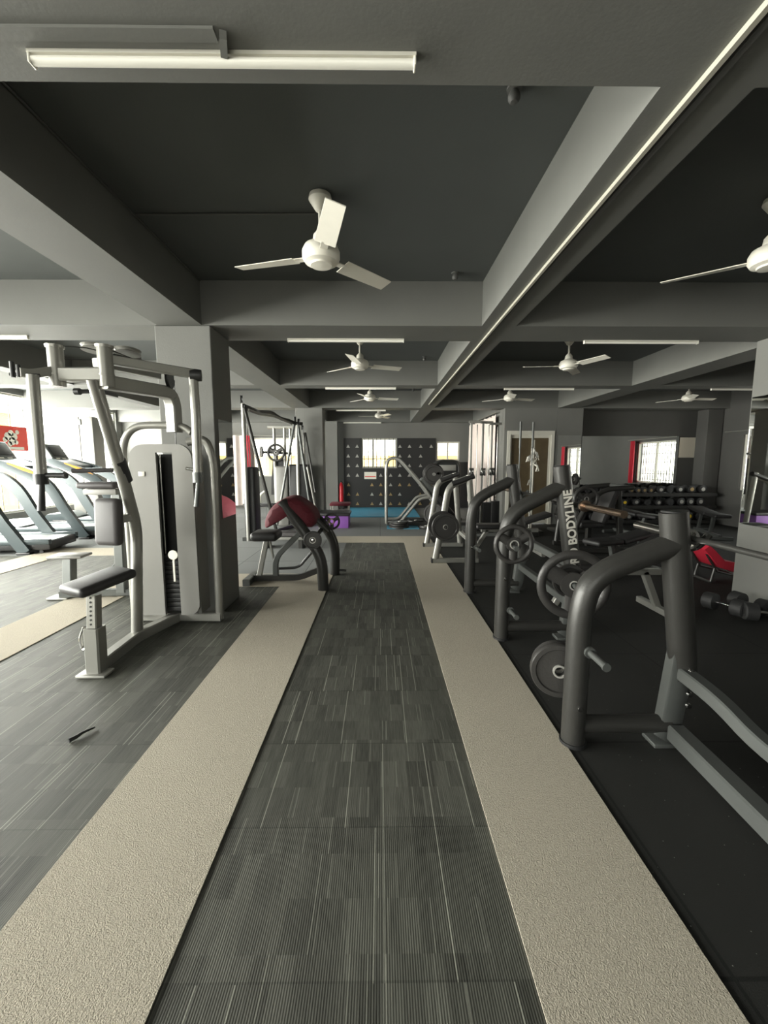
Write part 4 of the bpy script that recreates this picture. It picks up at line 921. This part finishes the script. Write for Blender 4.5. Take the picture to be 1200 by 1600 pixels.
# darker machines and benches between the rack and the press row
def adj_bench(x, y, rz, label, frame='charcoal_light', pad='vinyl', z=.44, inc=40):
    t = thing('adjustable_bench', label, 'bench', (x, y, 0), rz)
    # local build around origin, then placed by the root
    def B(mb, nm, m_):
        ob = mb.build(nm, m_); ob.parent = t; return ob
    B(MB().span((-.55, -.14, z-.03), (-.12, .14, z+.04), bev=.03, seg=3), 'seat_pad', pad)
    i = math.radians(inc); b = MB(); b.box((.38, 0, 0), (.76, .28, .07), bev=.03, seg=3)
    bmesh.ops.rotate(b.bm, cent=(0, 0, 0), matrix=Matrix.Rotation(-i, 3, 'Y'), verts=b.bm.verts[:]); bmesh.ops.translate(b.bm, vec=(-.10, 0, z), verts=b.bm.verts[:]); B(b, 'back_pad', pad)
    b = MB(); b.tube([(-.5, 0, .06), (.55, 0, .06)], .03, n=8, square=True); b.tube([(-.1, 0, .06), (-.2, 0, z-.03)], .03, n=8, square=True); b.tube([(.4, 0, .08), (.05+.25*math.cos(i), 0, z+.25*math.sin(i))], .025, n=8, square=True); B(b, 'frame', frame)
    B(MB().tube([(.55, -.26, .03), (.55, .26, .03)], .03, n=8, square=True), 'rear_foot', frame); B(MB().tube([(-.5, -.2, .03), (-.5, .2, .03)], .03, n=8, square=True), 'front_foot', frame)
    return t
adj_bench(5.0, 8.0, 1.8, 'black adjustable bench standing close before the dumbbell rack', inc=5)
adj_bench(6.5, 8.1, 1.3, 'black adjustable bench before the right part of the dumbbell rack', inc=5)
t = adj_bench(3.15, 5.3, 0.35, 'black flat bench with a pale grey frame behind the nearest press post', frame='charcoal_light', inc=8)
t = thing('hack_squat_machine', 'dark plate-loaded machine with curved arms right of the silver press station', 'gym machine', (3.6, 6.9, 0))
for y in (6.55, 7.2):
    MB().tube([(3.1, y, .05), (3.15, y, .55), (3.5, y, 1.02), (4, y, 1.05)], .04, n=12, bend=.2).build('curved_arm', 'charcoal', t)
    MB().tube([(3.05, y, .04), (4.2, y, .04)], .035, n=8, square=True).build('base_bar', 'charcoal', t)
MB().tube([(4, 6.55, 1.05), (4, 7.2, 1.05)], .035, n=12).build('cross_bar', 'charcoal_light', t)
MB().tube([(4.05, 6.87, .05), (3.95, 6.87, 1.05)], .04, n=8, square=True).build('rear_post', 'charcoal', t)
b = MB(); b.box((3.75, 6.87, .72), (.12, .4, .6), rot=(0, math.radians(20), 0), bev=.05); b.build('back_pad', 'vinyl', t)
b = MB(); b.box((3.48, 6.87, .42), (.40, .36, .09), bev=.035); b.build('seat_pad', 'vinyl', t)
MB().tube([(3.5, 6.87, .05), (3.5, 6.87, .4)], .04, n=8, square=True).build('seat_post', 'charcoal', t)
MB().tube([(3.2, 6.45, .88), (3.2, 7.3, .88)], .022, n=10).build('axle', 'chrome', t)
plate((3.2, 6.42, .88), .2, .045, (0, 1, 0), 'black ring-grip plate on the dark curved-arm machine, front side', grip=True)
plate((3.2, 7.36, .88), .2, .045, (0, 1, 0), 'black ring-grip plate on the dark curved-arm machine, rear side', grip=True)
# plate tree
t = thing('plate_tree', 'dark weight plate tree standing before the back wall mirror', 'rack', (3.9, 8.6, 0))
MB().tube([(3.9, 8.6, .03), (3.9, 8.6, 1.25)], .04, n=8, square=True).build('post', 'charcoal', t)
MB().box((3.9, 8.6, .03), (.6, .5, .05), bev=.01).build('base', 'charcoal', t)
for z in (.35, .72, 1.08):
    for s_ in (-1, 1): MB().cyl((3.9+s_*.04, 8.6, z), (3.9+s_*.26, 8.6, z+.03), .018, n=10).build('peg', 'chrome', t)
for i, (z, r) in enumerate(((.35, .2), (.72, .16), (1.08, .12))):
    for s_, sd in ((-1, 'left'), (1, 'right')):
        plate((3.9+s_*.14, 8.6, z+.015), r, .05, (1, 0, 0), 'black plate on the %s %s peg of the plate tree' % (['bottom', 'middle', 'top'][i], sd), group='plates on the plate tree')
# red padded bench near the mirror column
t = thing('floor_lounger', 'bright red pad on a dark low bench left of the mirror column', 'bench', (4.2, 5.0, 0))
b = MB()
pp = [(3.84, .42), (3.92, .34), (4.04, .20), (4.18, .17), (4.45, .07), (4.47, .13), (4.24, .26), (4.10, .28), (3.98, .40), (3.90, .47)]
b.prism(pp, .34, 'XZ', 4.80); b.build('pad', 'red', t)
b = MB()
for y in (4.84, 5.10): b.tube([(3.9, y, .36), (4.04, y, .15), (4.5, y, .03)], .015, n=8)
b.tube([(3.98, 4.84, .02), (3.98, 5.10, .02)], .018, n=8); b.tube([(3.98, 4.84, .02), (4.02, 4.84, .2)], .015, n=8); b.tube([(3.98, 5.10, .02), (4.02, 5.10, .2)], .015, n=8); b.build('frame', 'charcoal', t)
# round dumbbells on the floor by the mirror column
for i, (x, y, r, rz, lb) in enumerate(((3.33, 3.86, .085, .4, 'black dumbbell on the floor, leftmost of those at the foot of the mirror column'), (3.52, 3.62, .085, 1.2, 'black dumbbell on the floor before the mirror column, middle of three'),
                                    (3.62, 3.90, .075, .2, 'black dumbbell touching the foot of the mirror column'))):
    o = clone(protos[(.08, 'black')]); o.location = (x, y, r); o.rotation_euler = (0, 0, rz); o['group'] = 'dumbbells at the mirror column'; o['label'] = lb
# small extras
b = MB(); b.tube([(-1.62, 2.02, .012), (-1.60, 2.05, .014), (-1.59, 2.08, .016), (-1.56, 2.13, .012)], [.012, .005], n=8)
tag(b.build('hand_grip', 'black'), 'small black rubber scrap lying on the striped carpet at left', 'scrap')
